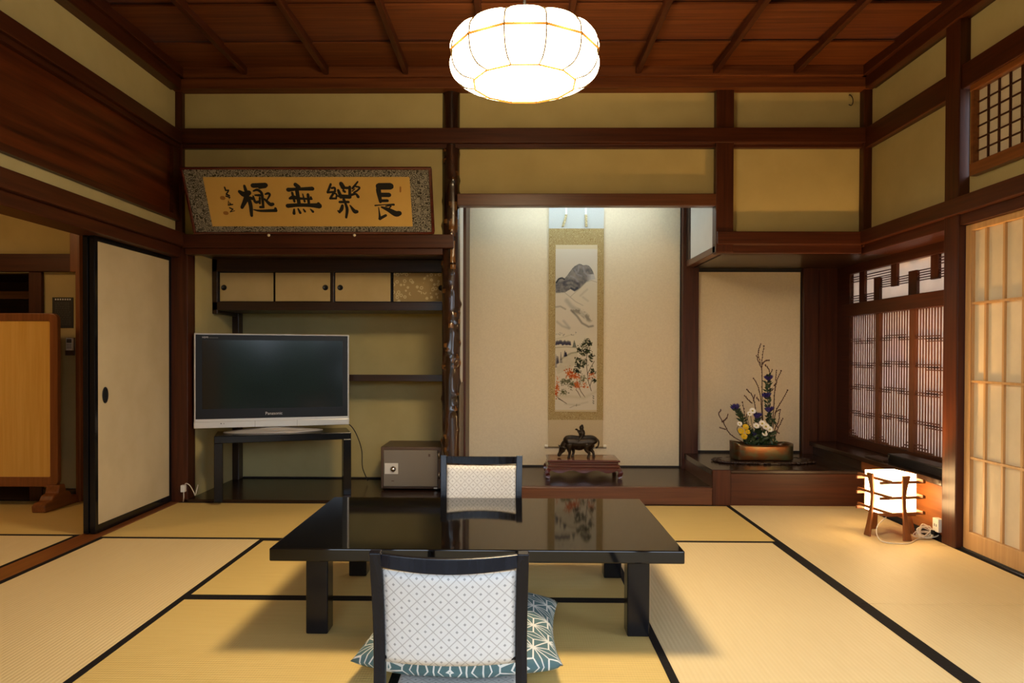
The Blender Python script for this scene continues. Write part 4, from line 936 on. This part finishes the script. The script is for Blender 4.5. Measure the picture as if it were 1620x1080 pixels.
def ox():
    t = thing('bronze_figurine', 'dark bronze figurine of a grazing ox carrying a small rider on a rosewood stand', 'figurine', (.49, 5.43, .2557))
    mb = MB()
    P = [(-.098, 0, .105), (-.085, 0, .115), (-.05, 0, .118), (0, 0, .112), (.045, 0, .116), (.085, 0, .118), (.105, 0, .112), (.113, 0, .10)]
    mb.tube(catmull(P, 3), [.012 + .040 * min(1, .45 + 1.2 * math.sin(PI * i / 21)) for i in range(22)], 14)
    mb.ball((-.062, 0, .135), (.030, .028, .028), 12).ball((.0, 0, .095), (.06, .047, .043), 14).ball((.085, 0, .115), (.034, .042, .042), 12)
    mb.tube(catmull([(-.075, 0, .122), (-.105, 0, .098), (-.125, 0, .068), (-.136, 0, .05)], 4), [.036, .035, .034, .033, .032, .030, .028, .027, .025, .023, .022, .021, .020], 12)
    mb.tube(catmull([(-.122, 0, .064), (-.138, 0, .040), (-.150, 0, .016)], 4), [.026, .026, .024, .021, .018, .016, .015, .016, .015], 12)
    mb.ball((-.150, 0, .016), (.015, .015, .012), 10)
    for s in (-1, 1):
        mb.tube(catmull([(-.122, s * .018, .072), (-.132, s * .034, .078), (-.150, s * .036, .086), (-.158, s * .026, .090)], 4), [.009, .009, .008, .007, .006, .006, .005, .005, .004, .004, .003, .003, .003], 8)
        mb.tube([(-.112, s * .022, .072), (-.104, s * .046, .070), (-.102, s * .054, .066)], [.006, .009, .003], 8)
    for x, y, dx in ((-.076, -.028, -.002), (-.042, .028, -.002), (.064, -.028, .006), (.100, .028, .016)):
        hind = x > 0
        pts = [(x, y, .10), (x + (-.010 if hind else 0), y * 1.1, .062), (x + (.012 if hind else .004), y * 1.1, .036), (x + dx, y * 1.1, .010), (x + dx, y * 1.1, 0)]
        mb.tube(catmull(pts, 3), [.028, .026, .022, .018, .015, .013, .0115, .0105, .010, .0105, .012, .0135, .0135], 10)
    o = mb.build('ox_body', 'bronze', t, weld=False)
    r = o.modifiers.new('skin', 'REMESH'); r.mode = 'VOXEL'; r.voxel_size = .0032; r.use_smooth_shade = True
    s2 = o.modifiers.new('smooth', 'SMOOTH'); s2.iterations = 3
    MB().tube(catmull([(.112, 0, .135), (.135, .004, .140), (.152, .006, .118), (.146, .008, .085), (.128, .010, .068)], 5), [.006] * 16 + [.008, .009, .007, .005, .003], 8).build('tail', 'bronze', t)
    mb = MB().ball((.022, 0, .184), (.026, .026, .034), 12).ball((.020, 0, .226), (.018, .018, .019), 12).ball((.024, 0, .243), (.010, .010, .008), 8)
    for s in (-1, 1):
        mb.tube(catmull([(.026, s * .014, .163), (.010, s * .038, .152), (-.006, s * .044, .128), (-.012, s * .044, .116)], 3), [.013, .012, .011, .010, .009, .008, .007, .007, .007, .006], 8)
    mb.tube(catmull([(.018, -.016, .196), (.002, -.024, .186), (-.012, -.014, .204)], 3), [.008, .008, .007, .007, .006, .006, .005], 8)
    mb.tube(catmull([(.018, .016, .196), (-.002, .022, .200), (-.018, .008, .216)], 3), [.008, .008, .007, .007, .006, .006, .005], 8)
    o = mb.build('rider', 'bronze', t, weld=False); r = o.modifiers.new('skin', 'REMESH'); r.mode = 'VOXEL'; r.voxel_size = .0028; r.use_smooth_shade = True
    MB().tube([(-.026, .004, .214), (-.012, -.002, .206)], [.006, .004], 8).build('flute', 'bronze', t)
ox()

# ---- flower arrangement
def bowl():
    t = thing('flower_basin', 'wide oval copper basin with green patina holding the flowers', 'vase', (1.845, 5.36, .262))
    n = 72; mb = MB(); vs = []; fs = []
    def ring(a, b, z, dip=0):
        r = []
        for j in range(n):
            q = 2 * PI * j / n; c, s = math.cos(q), math.sin(q)
            x = a * math.copysign(abs(c) ** .20, c); y = b * math.copysign(abs(s) ** .62, s)
            r.append((x, y, z + dip * (abs(x) / a) ** 3 * (1.3 if x < 0 else .6)))
        return r
    for a, b, z, d in ((.205, .094, 0, 0), (.216, .101, .001, 0), (.219, .103, .008, 0), (.221, .105, .098, .012), (.221, .105, .112, .016), (.217, .101, .112, .016), (.214, .098, .095, .012), (.21, .094, .02, 0), (.1, .05, .016, 0)): vs += ring(a, b, z, d)
    for k in range(8):
        for j in range(n): q = (j + 1) % n; fs.append((k * n + j, k * n + q, (k + 1) * n + q, (k + 1) * n + j))
    fs += [list(range(n))[::-1], [8 * n + j for j in range(n)]]
    mb.add(vs, fs, 0, True).build('basin_body', 'copper', t)
    rw = []
    for j in range(n):
        q = 2 * PI * j / n; c, s = math.cos(q), math.sin(q); rw.append((.212 * math.copysign(abs(c) ** .24, c), .097 * math.copysign(abs(s) ** .62, s), .088))
    M['water'] = plain('dark_water', (.01, .012, .008), .05); MB().add(rw, [list(range(n))]).build('water', 'water', t)
bowl()
t = thing('carved_mat', 'dark knobbly carved wooden mat under the copper basin', 'mat', (1.865, 5.33, .245))
mb = MB(); rng = random.Random(21)
MB().prism([(.33 * math.copysign(abs(math.cos(q)) ** .7, math.cos(q)), .15 * math.copysign(abs(math.sin(q)) ** .7, math.sin(q))) for q in [2 * PI * k / 48 for k in range(48)]], 'z', 0, .014).build('mat_base', 'dark_x', t, .003)
for k in range(150):
    q = 2 * PI * k / 150; a = .335 + rng.uniform(-.03, .015); b = .152 + rng.uniform(-.02, .01)
    mb.ball((a * math.copysign(abs(math.cos(q)) ** .7, math.cos(q)) - (.03 if math.cos(q) < -.7 else 0), b * math.copysign(abs(math.sin(q)) ** .7, math.sin(q)), .010), (rng.uniform(.012, .022), rng.uniform(.01, .016), rng.uniform(.007, .0095)), 7)
mb.build('knotted_rim', 'dark_z', t, weld=False)

FO = Vector((1.852, 5.37, .350))
def cv(x, y, d=0): return Vector(((x - 466) / 1031, d, (849 - y) / 1031))
def stem_pts(pts, d0, d1, n=6):
    k = len(pts); return catmull([tuple(cv(x, y, d0 + (d1 - d0) * i / (k - 1))) for i, (x, y) in enumerate(pts)], n)
rng = random.Random(9)
TW = [([(500, 860), (475, 600), (472, 300), (472, 200), (490, 70)], [[(472, 240), (450, 190), (433, 145)], [(468, 215), (445, 120), (465, 55)], [(478, 215), (500, 185), (525, 180)]], .0, .03, 'tallest budding twig, its forked tip above all other stems'),
      ([(520, 860), (560, 620), (575, 430), (592, 350), (632, 262)], [[(590, 345), (597, 260)], [(577, 400), (530, 432)], [(575, 380), (600, 365)]], .02, .05, 'long budding twig leaning out beside the tall blue gentian'),
      ([(532, 860), (570, 600), (620, 500), (672, 412)], [[(572, 590), (612, 565)]], -.01, .02, 'thin twig ending in one dark red bud, reaching farthest towards the window'),
      ([(508, 860), (535, 560), (541, 400), (540, 265), (514, 218)], [[(540, 320), (570, 255)], [(541, 350), (556, 300)]], .03, .06, 'budding twig bent at its tip just behind the tall gentian'),
      ([(482, 860), (470, 520), (452, 395), (420, 322)], [[(466, 500), (440, 470)]], .02, .05, 'fine twig with small buds slanting away from the tall gentian'),
      ([(462, 860), (425, 580), (402, 460), (360, 408)], [[(405, 515), (372, 490), (338, 455)], [(410, 500), (415, 450)]], 0, .03, 'dark leafy budded twig standing above the white flowers'),
      ([(430, 860), (320, 812), (222, 750), (170, 665), (133, 600), (145, 562)], [[(150, 655), (175, 645), (202, 598)], [(192, 715), (140, 700)], [(150, 655), (200, 628)]], .0, -.02, 'long low twig arching far out past the yellow flowers'),
      ([(545, 860), (580, 720), (622, 628)], [[(585, 700), (560, 660)]], -.02, -.02, 'short twig at the window end of the basin'),
      ([(444, 860), (352, 660), (318, 505)], [[(348, 650), (360, 600)], [(400, 760), (300, 560)]], .02, .0, 'short twig with brown buds between gentian and white flowers'),
      ([(555, 860), (560, 720), (588, 650), (600, 560)], [[(562, 720), (590, 740)]], -.03, -.02, 'slim upright twig near the window end of the basin')]
for pts, forks, d0, d1, lab in TW:
    mb = MB(); main = stem_pts(pts, d0 * .5, d1); n = len(main); mb.tube(main, [  .0042 - .0026 * i / n for i in range(n)], 6)
    bp = [main[i] for i in range(n // 3, n)] + [main[-1]]
    for f in forks:
        q = stem_pts(f, d1, d1 + rng.uniform(-.02, .02), 5); mb.tube(q, [.0024 - .0012 * i / len(q) for i in range(len(q))], 5); bp += q[1::2] + q[2::2]
    b2 = mb; c0_ = len(b2.f)
    for p in bp: b2.ball((p[0] + rng.uniform(-.003, .003), p[1] + rng.uniform(-.003, .003), p[2]), (.0042, .0042, .0066), 6)
    b2.m[c0_:] = [1] * (len(b2.f) - c0_); o = tag(b2.build('budding_twig', ['twig', 'bud'], weld=False), lab, 'twig', 'budding twigs in the copper basin'); o.location = FO
def leaf_at(mb, p, d, L, w):
    p = Vector(p); d = Vector(d).normalized(); s = d.cross(Vector((.3, 1, .2))).normalized(); nrm = d.cross(s)
    mb.add([p, p + d * L * .5 + s * w + nrm * L * .08, p + d * L, p + d * L * .5 - s * w + nrm * L * .08, p + d * L * .5 - nrm * L * .03], [(0, 1, 4), (1, 2, 4), (2, 3, 4), (3, 0, 4)], 0, True)
def bell(mb, p, d, r, L):
    s = len(mb.v); n = 10
    for k in range(6):
        a = 2 * PI * k / 6; q = Vector((math.cos(a), math.sin(a), 0))
        mb.add([(q * r * .25), q * r * .75 + Vector((-q.y, q.x, 0)) * r * .5 + Vector((0, 0, L * .5)), q * r * .95 + Vector((0, 0, L)), q * r * .75 - Vector((-q.y, q.x, 0)) * r * .5 + Vector((0, 0, L * .5))], [(0, 1, 2, 3)], 0, True)
    mb.ball((0, 0, L * .35), (r * .6, r * .6, L * .5), 8)
    mb.xf(Matrix.Translation(p) @ Vector((0, 0, 1)).rotation_difference(Vector(d)).to_matrix().to_4x4(), s)
GE = [([(500, 860), (512, 650), (506, 450), (505, 310)], [(505, 330, 3), (488, 455, 4), (512, 570, 3)], 'tall gentian stem with three tiers of deep blue flowers'),
      ([(440, 860), (370, 760), (300, 640), (252, 555)], [(250, 550, 3)], 'gentian stem leaning out above the yellow flowers'),
      ([(450, 860), (430, 720), (422, 610)], [(422, 610, 4)], 'short gentian with blue flowers beside the small white blooms'),
      ([(455, 860), (440, 800), (410, 760)], [(410, 770, 3)], 'low dark gentian half hidden among the leaves')]
for gi, (pts, fl, lab) in enumerate(GE):
    t = thing('blue_gentian', lab, 'flower', FO, 0, 'blue gentians in the copper basin')
    main = stem_pts(pts, -.01, -.02 - .01 * (gi % 2)); MB().tube(main, .0035, 6).build('stem', 'leaf', t)
    lf = MB()
    for i in range(len(main) // 4, len(main)):
        for s in (-1, 1, -.4, .4):
            leaf_at(lf, main[i], (s * rng.uniform(.5, 1), rng.uniform(-.7, .4), rng.uniform(.3, 1)), rng.uniform(.03, .055), .0075)
    lf.build('leaves', 'leaf', t, weld=False)
    for x, y, k in fl:
        pm = MB()
        for j in range(k + 2):
            a = 2 * PI * j / (k + 2) + .4; p = cv(x, y, -.035) + Vector((.011 * math.cos(a), .010 * math.sin(a), rng.uniform(-.012, .008)))
            bell(pm, p, (.6 * math.cos(a), .6 * math.sin(a), 1), .0125, .036)
        pm.build('flower_head', 'blue_petal', t, weld=False)
def daisy(t, p, r, mat, n=16, layers=2, tilt=(0, -.8, .5)):
    pm = MB()
    for L in range(layers):
        for k in range(n):
            a = 2 * PI * (k + .5 * L) / n; rr = r * (1 - .3 * L); q = Vector((math.cos(a), math.sin(a), 0)); s = Vector((-q.y, q.x, 0)); up = .25 + .35 * L
            pm.add([q * rr * .1, q * rr * .6 + s * rr * .24 + Vector((0, 0, rr * up * .5)), q * rr + Vector((0, 0, rr * up)), q * rr * .6 - s * rr * .24 + Vector((0, 0, rr * up * .5))], [(0, 1, 2, 3)], 0, True)
    Mx = Matrix.Translation(p) @ Vector((0, 0, 1)).rotation_difference(Vector(tilt)).to_matrix().to_4x4(); pm.xf(Mx).build('petals', mat, t, weld=False)
    MB().ball((0, 0, r * .12), (r * .28, r * .28, r * .2), 8).xf(Mx).build('flower_centre', 'centre', t)
WH = [(405, 682, .020, 'white bloom at the gentian side of the large white cluster'), (450, 665, .022, 'white bloom at the top of the large white cluster'), (478, 688, .024, 'largest white bloom in the middle of the white cluster'),
      (508, 708, .020, 'white bloom at the window end of the white cluster'), (470, 742, .018, 'lowest white bloom below the white cluster'), (385, 570, .021, 'white bloom high beside the short blue gentian'),
      (362, 592, .017, 'small white bloom just under the high one'), (278, 668, .017, 'pale white bloom tucked above the yellow flowers')]
for x, y, r, lab in WH:
    t = thing('white_chrysanthemum', lab, 'flower', FO, 0, 'white chrysanthemums in the copper basin'); p = cv(x, y, -.055 if y > 640 else -.03)
    MB().tube(catmull([(cv(450 + (x - 450) * .2, 862)), (p + Vector((cv(450, 849).x * .3, .02, -.06))), p], 5), .0022, 6).build('stem', 'leaf', t); daisy(t, p, r * 1.3, 'white_petal')
YE = [(322, 690, .021, 'topmost yellow bloom of the yellow cluster'), (288, 722, .022, 'yellow bloom at the outer side of the yellow cluster'), (310, 764, .022, 'lowest yellow bloom over the basin edge'), (338, 728, .018, 'shaded yellow bloom at the inner side of the cluster')]
for x, y, r, lab in YE:
    t = thing('yellow_chrysanthemum', lab, 'flower', FO, 0, 'yellow chrysanthemums in the copper basin'); p = cv(x, y, -.06)
    MB().tube(catmull([cv(430, 862), cv(390, 800, -.03), p + Vector((0, .01, -.01)), p], 5), .0022, 6).build('stem', 'leaf', t); daisy(t, p, r * 1.2, 'yellow_petal', 18, 3)
for (x0, x1, y, lab) in ((335, 400, 815, 'dark leafy sprig at the yellow flower side of the basin'), (400, 455, 800, 'dark leafy sprig in the middle of the basin'), (450, 510, 800, 'dark leafy sprig below the white cluster'), (515, 545, 690, 'leafy sprig running up beside the tall gentian')):
    t = thing('leafy_sprig', lab, 'foliage', FO, 0, 'leafy sprigs in the copper basin'); xm = (x0 + x1) / 2
    top = cv(xm, y - 70, -.03); MB().tube(catmull([cv(450 + (xm - 450) * .4, 862), cv(xm, y, -.02), top], 5), .003, 6).build('stem', 'leaf', t)
    lf = MB()
    for k in range(46):
        p = cv(rng.uniform(x0, x1), rng.uniform(y - 70, 850), rng.uniform(-.07, .03)); a = rng.uniform(0, 2 * PI)
        leaf_at(lf, p, (math.cos(a), rng.uniform(-.8, .2), .3 + math.sin(a) * .6), rng.uniform(.025, .045), .011)
    lf.build('leaves', 'leaf', t, weld=False)

# ---- floor lamp
M['andon_paper'] = emit('glowing_andon_paper', (1.0, .64, .28), 14)
def andon():
    a = math.radians(10); t = thing('floor_lamp', 'small lit floor lamp with paper shade in a dark red wooden frame', 'lamp', (2.175, 4.155, 0), a)
    h = .093; z0, z1 = .135, .365; mb = MB()
    for (x0, x1, y0, y1) in ((-h, h, -h, -h + .002), (-h, h, h - .002, h), (-h, -h + .002, -h, h), (h - .002, h, -h, h)): mb.box(x0, x1, y0, y1, z0, z1)
    mb.build('paper_shade', 'andon_paper', t, weld=False)
    for z in (.145, .235, .322):
        for s in (-1, 1):
            MB().box(-.142, .142, s * (h + .009) - .006, s * (h + .009) + .006, z - .008, z + .008).build('rail', 'amber_x', t, .002)
            MB().box(s * (h + .009) - .006, s * (h + .009) + .006, -.142, .142, z - .008 + .012, z + .008 + .012).build('rail', 'amber_y', t, .002)
    for k in range(4):
        q = PI / 2 * k; mb = MB()
        pts = [(0, h + .050, .002), (0, h + .034, .10), (0, h + .020, .20), (0, h + .022, .28), (0, h + .036, .362)]
        pts = catmull(pts, 4); n = len(pts)
        ws = [.052 - .030 * math.sin(PI * min(1, (i / (n - 1)) * 1.0)) ** .8 for i in range(n)]
        mb.sweep_rect(pts, ws, .014, (1, 0, 0)).xf(Matrix.Rotation(q, 4, 'Z')); mb.build('leg', 'amber_z', t, .003)
    MB().box(-h, h, -h, h, .128, .136).build('bottom_board', 'amber_x', t)
    M['bulb'] = emit('bulb_glow', (1.0, .52, .15), 680)
    MB().ball((0, 0, .24), .045, 16).build('bulb', 'bulb', t); MB().lathe([(.016, 0), (.016, .07), (0, .07)], 12, (0, 0, .136)).build('bulb_holder', 'ivory', t)
    pts = [(-.06, -.06, .128), (-.15, -.09, .07), (-.165, -.15, .010), (-.05, -.20, .004), (.07, -.13, .004), (.14, -.10, .010)]
    rg = random.Random(2); cx0, cy0 = .135, -.115
    for k in range(34):
        q = k * 1.9; r = rg.uniform(.03, .065); w_ = rg.uniform(-.6, .6); pts.append((cx0 + r * math.cos(q), cy0 + r * (.35 * math.sin(q) + w_ * .5), .010 + (.5 + .5 * math.sin(q + w_)) * rg.uniform(.02, .075)))
    pts += [(.215, -.13, .04), (.205, -.155, .070)]
    MB().tube(catmull(pts, 6), .0032, 6).build('cord', 'cord_white', t)
    MB().box(.16, .20, -.150, -.125, .03, .055).build('plug', 'black_plastic', t, .003)
andon()

# ---- on the window ledge
t = thing('lacquer_tray', 'long low black lacquer box lying on the window ledge', 'box', (2.46, 4.32, .345))
mb = MB().box(-.05, .05, -.31, .31, 0, .012).box(-.05, -.044, -.31, .31, .012, .055).box(.044, .05, -.31, .31, .012, .055).box(-.05, .05, -.31, -.304, .012, .055).box(-.05, .05, .304, .31, .012, .055)
mb.build('tray_body', 'lacquer_frame', t, .002)
MB().box(-.054, .054, -.314, .314, .055, .062).build('lid', 'black_plastic', t, .002)
t = thing('ledge_slab', 'thin flat dark slab on the window ledge beyond the black box', 'slab', (2.44, 4.79, .345)); MB().box(-.045, .045, -.12, .12, 0, .012).build('slab', 'dark_y', t, .003)

# ---- wall sockets
t = thing('wall_socket', 'white surface mounted socket on the skirting near the tangled lamp cord', 'socket', (2.40, 4.035, .05)); MB().box(-.034, 0, -.028, .028, 0, .075).build('socket_box', 'white_plastic', t, .003)
MB().box(-.0355, -.033, -.012, -.008, .03, .045).box(-.0355, -.033, .006, .010, .03, .045).build('slots', 'black_plastic', t)
t = thing('wall_socket', 'small white socket box low on the dark corner post by the sliding door', 'socket', (-2.300, 4.93, .075)); MB().box(-.014, .016, -.030, 0, 0, .048).build('socket_box', 'white_plastic', t, .003)
MB().tube([(-.002, -.006, 0), (-.002, -.005, -.04), (-.006, -.006, -.07)], .003, 6).build('lead', 'cord_white', t)
MB().tube(catmull([(.010, -.015, .048), (.022, -.02, .060), (.048, -.02, .045), (.075, -.02, .0), (.085, -.02, -.022), (.10, -.02, .03), (.105, -.02, .05)], 6), .0028, 6).build('aerial_lead', 'cord_white', t)

# ---- next room: standing screen, notice, remote control
def standing_screen():
    t = thing('standing_screen', 'low standing screen with amber panel in a reddish wooden frame in the next room', 'screen', (-3.80, 4.74, 0))
    W = .745
    def rr(x0, x1, z0, z1, r):
        return [(cx + r * math.cos(a), cz + r * math.sin(a)) for cx, cz, a0 in ((x1 - r, z1 - r, 0), (x0 + r, z1 - r, PI / 2), (x0 + r, z0 + r, PI), (x1 - r, z0 + r, 1.5 * PI)) for a in [a0 + PI / 2 * k / 6 for k in range(7)]]
    po, pi_ = rr(-W, W, .14, 1.303, .045), rr(-W + .055, W - .055, .205, 1.25, .012); n = len(po)
    vs = [(x, y, z) for y in (-.018, .018) for poly in (po, pi_) for x, z in poly]; fs = []
    for k in range(n):
        q = (k + 1) % n; fs += [(k, q, n + q, n + k), (2 * n + k, 3 * n + k, 3 * n + q, 2 * n + q), (k, 2 * n + k, 2 * n + q, q), (n + k, n + q, 3 * n + q, 3 * n + k)]
    MB().add(vs, fs).build('frame', 'amber_z', t, .006, 3)
    MB().box(-W + .05, W - .05, -.008, .008, .20, 1.255).build('panel', 'screen_panel', t)
    for x in (-W + .05, W - .03):
        prof = [(-.175, 0), (-.18, .045), (-.15, .062), (-.105, .066), (-.085, .095), (-.045, .105), (-.03, .155), (.03, .155), (.045, .105), (.085, .095), (.105, .066), (.15, .062), (.18, .045), (.175, 0)]
        MB().prism(prof, 'x', x - .042, x + .048).build('foot', 'amber_y', t, .008, 3)
standing_screen()
t = thing('notice_sign', 'black notice sheet with small pale writing on the ochre wall of the next room', 'notice', (-3.174, 4.968, 1.32))
MB().box(-.074, .074, -.004, 0, -.107, .107).build('sheet', 'notice', t)
rg = random.Random(1); mb = MB()
for k in range(7): x = -.055 + k * .017; mb.box(x, x + .010, -.0046, -.0039, .088, .098)
mb.build('heading', 'text_white', t)
mb = MB()
for r in range(13):
    x = -.055
    while x < .05: w = rg.uniform(.006, .02); mb.box(x, min(x + w, .056), -.0045, -.0039, .066 - r * .0125, .0685 - r * .0125); x += w + .005
mb.build('small_print', 'text_dim', t)
t = thing('remote_control', 'cream remote control in a holder on the ochre wall of the next room', 'remote control', (-3.118, 4.968, 1.02))
MB().box(-.024, .024, -.022, -.004, .005, .122).build('remote_body', 'remote', t, .004)
MB().box(-.017, .017, -.0235, -.021, .088, .115).build('display', 'text_dim', t)
mb = MB()
for r in range(3):
    for c in range(3): mb.box(-.016 + c * .012, -.008 + c * .012, -.0235, -.021, .05 + r * .012, .056 + r * .012)
mb.build('buttons', 'grey_metal', t)
MB().box(-.027, .030, -.026, 0, 0, .035).box(-.027, .030, -.004, 0, .035, .125).build('holder', 'brown_metal', t, .002)
t = thing('ceiling_lamp', 'round lit ceiling lamp of the next room', 'lamp', (-4.0, 3.0, 2.49))
M['next_lamp'] = emit('warm_ceiling_lamp', (1.0, .62, .26), 17)
MB().lathe([(.22, .0), (.24, .02), (.24, .085), (.0, .085)], 32).build('shade', 'next_lamp', t); MB().lathe([(.10, .085), (.10, .11), (0, .11)], 20).build('base', 'white_plastic', t)

# ================================================================ LIGHT, WORLD, CAMERA
def world():
    w = bpy.data.worlds.new('World'); bpy.context.scene.world = w; w.use_nodes = True; nt = w.node_tree; bg = nt.nodes['Background']
    bg.inputs[0].default_value = (.74, .85, 1.0, 1); bg.inputs[1].default_value = 3.6
world()
cam = bpy.data.cameras.new('camera'); co = bpy.data.objects.new('camera', cam); C.objects.link(co)
yaw, pit, rol = .0149, -.0096, .0032
fw = Vector((-math.sin(yaw), math.cos(yaw), 0)); rt = Vector((math.cos(yaw), math.sin(yaw), 0)); up = Vector((0, 0, 1))
f2 = fw * math.cos(pit) + up * math.sin(pit); u2 = up * math.cos(pit) - fw * math.sin(pit)
r3 = rt * math.cos(rol) + u2 * math.sin(rol); u3 = u2 * math.cos(rol) - rt * math.sin(rol)
co.matrix_world = Matrix(((r3.x, u3.x, -f2.x, 0), (r3.y, u3.y, -f2.y, 0), (r3.z, u3.z, -f2.z, 1.0415), (0, 0, 0, 1)))
cam.sensor_fit = 'HORIZONTAL'; cam.sensor_width = 36; cam.lens = 1128.43 / 1620 * 36
cam.shift_x = (810 - 797.54) / 1620; cam.shift_y = (570.21 - 540) / 1620; cam.clip_start = .05
sc = bpy.context.scene; sc.camera = co
sc.view_settings.view_transform = 'Standard'; sc.view_settings.look = 'None'; sc.view_settings.exposure = .85; sc.view_settings.gamma = 1; sc.view_settings.use_curve_mapping = False
sc.cycles.max_bounces = 8; sc.cycles.diffuse_bounces = 5; sc.cycles.glossy_bounces = 4; sc.cycles.caustics_reflective = False; sc.cycles.caustics_refractive = False
sc.cycles.sample_clamp_indirect = 6; sc.cycles.use_denoising = True
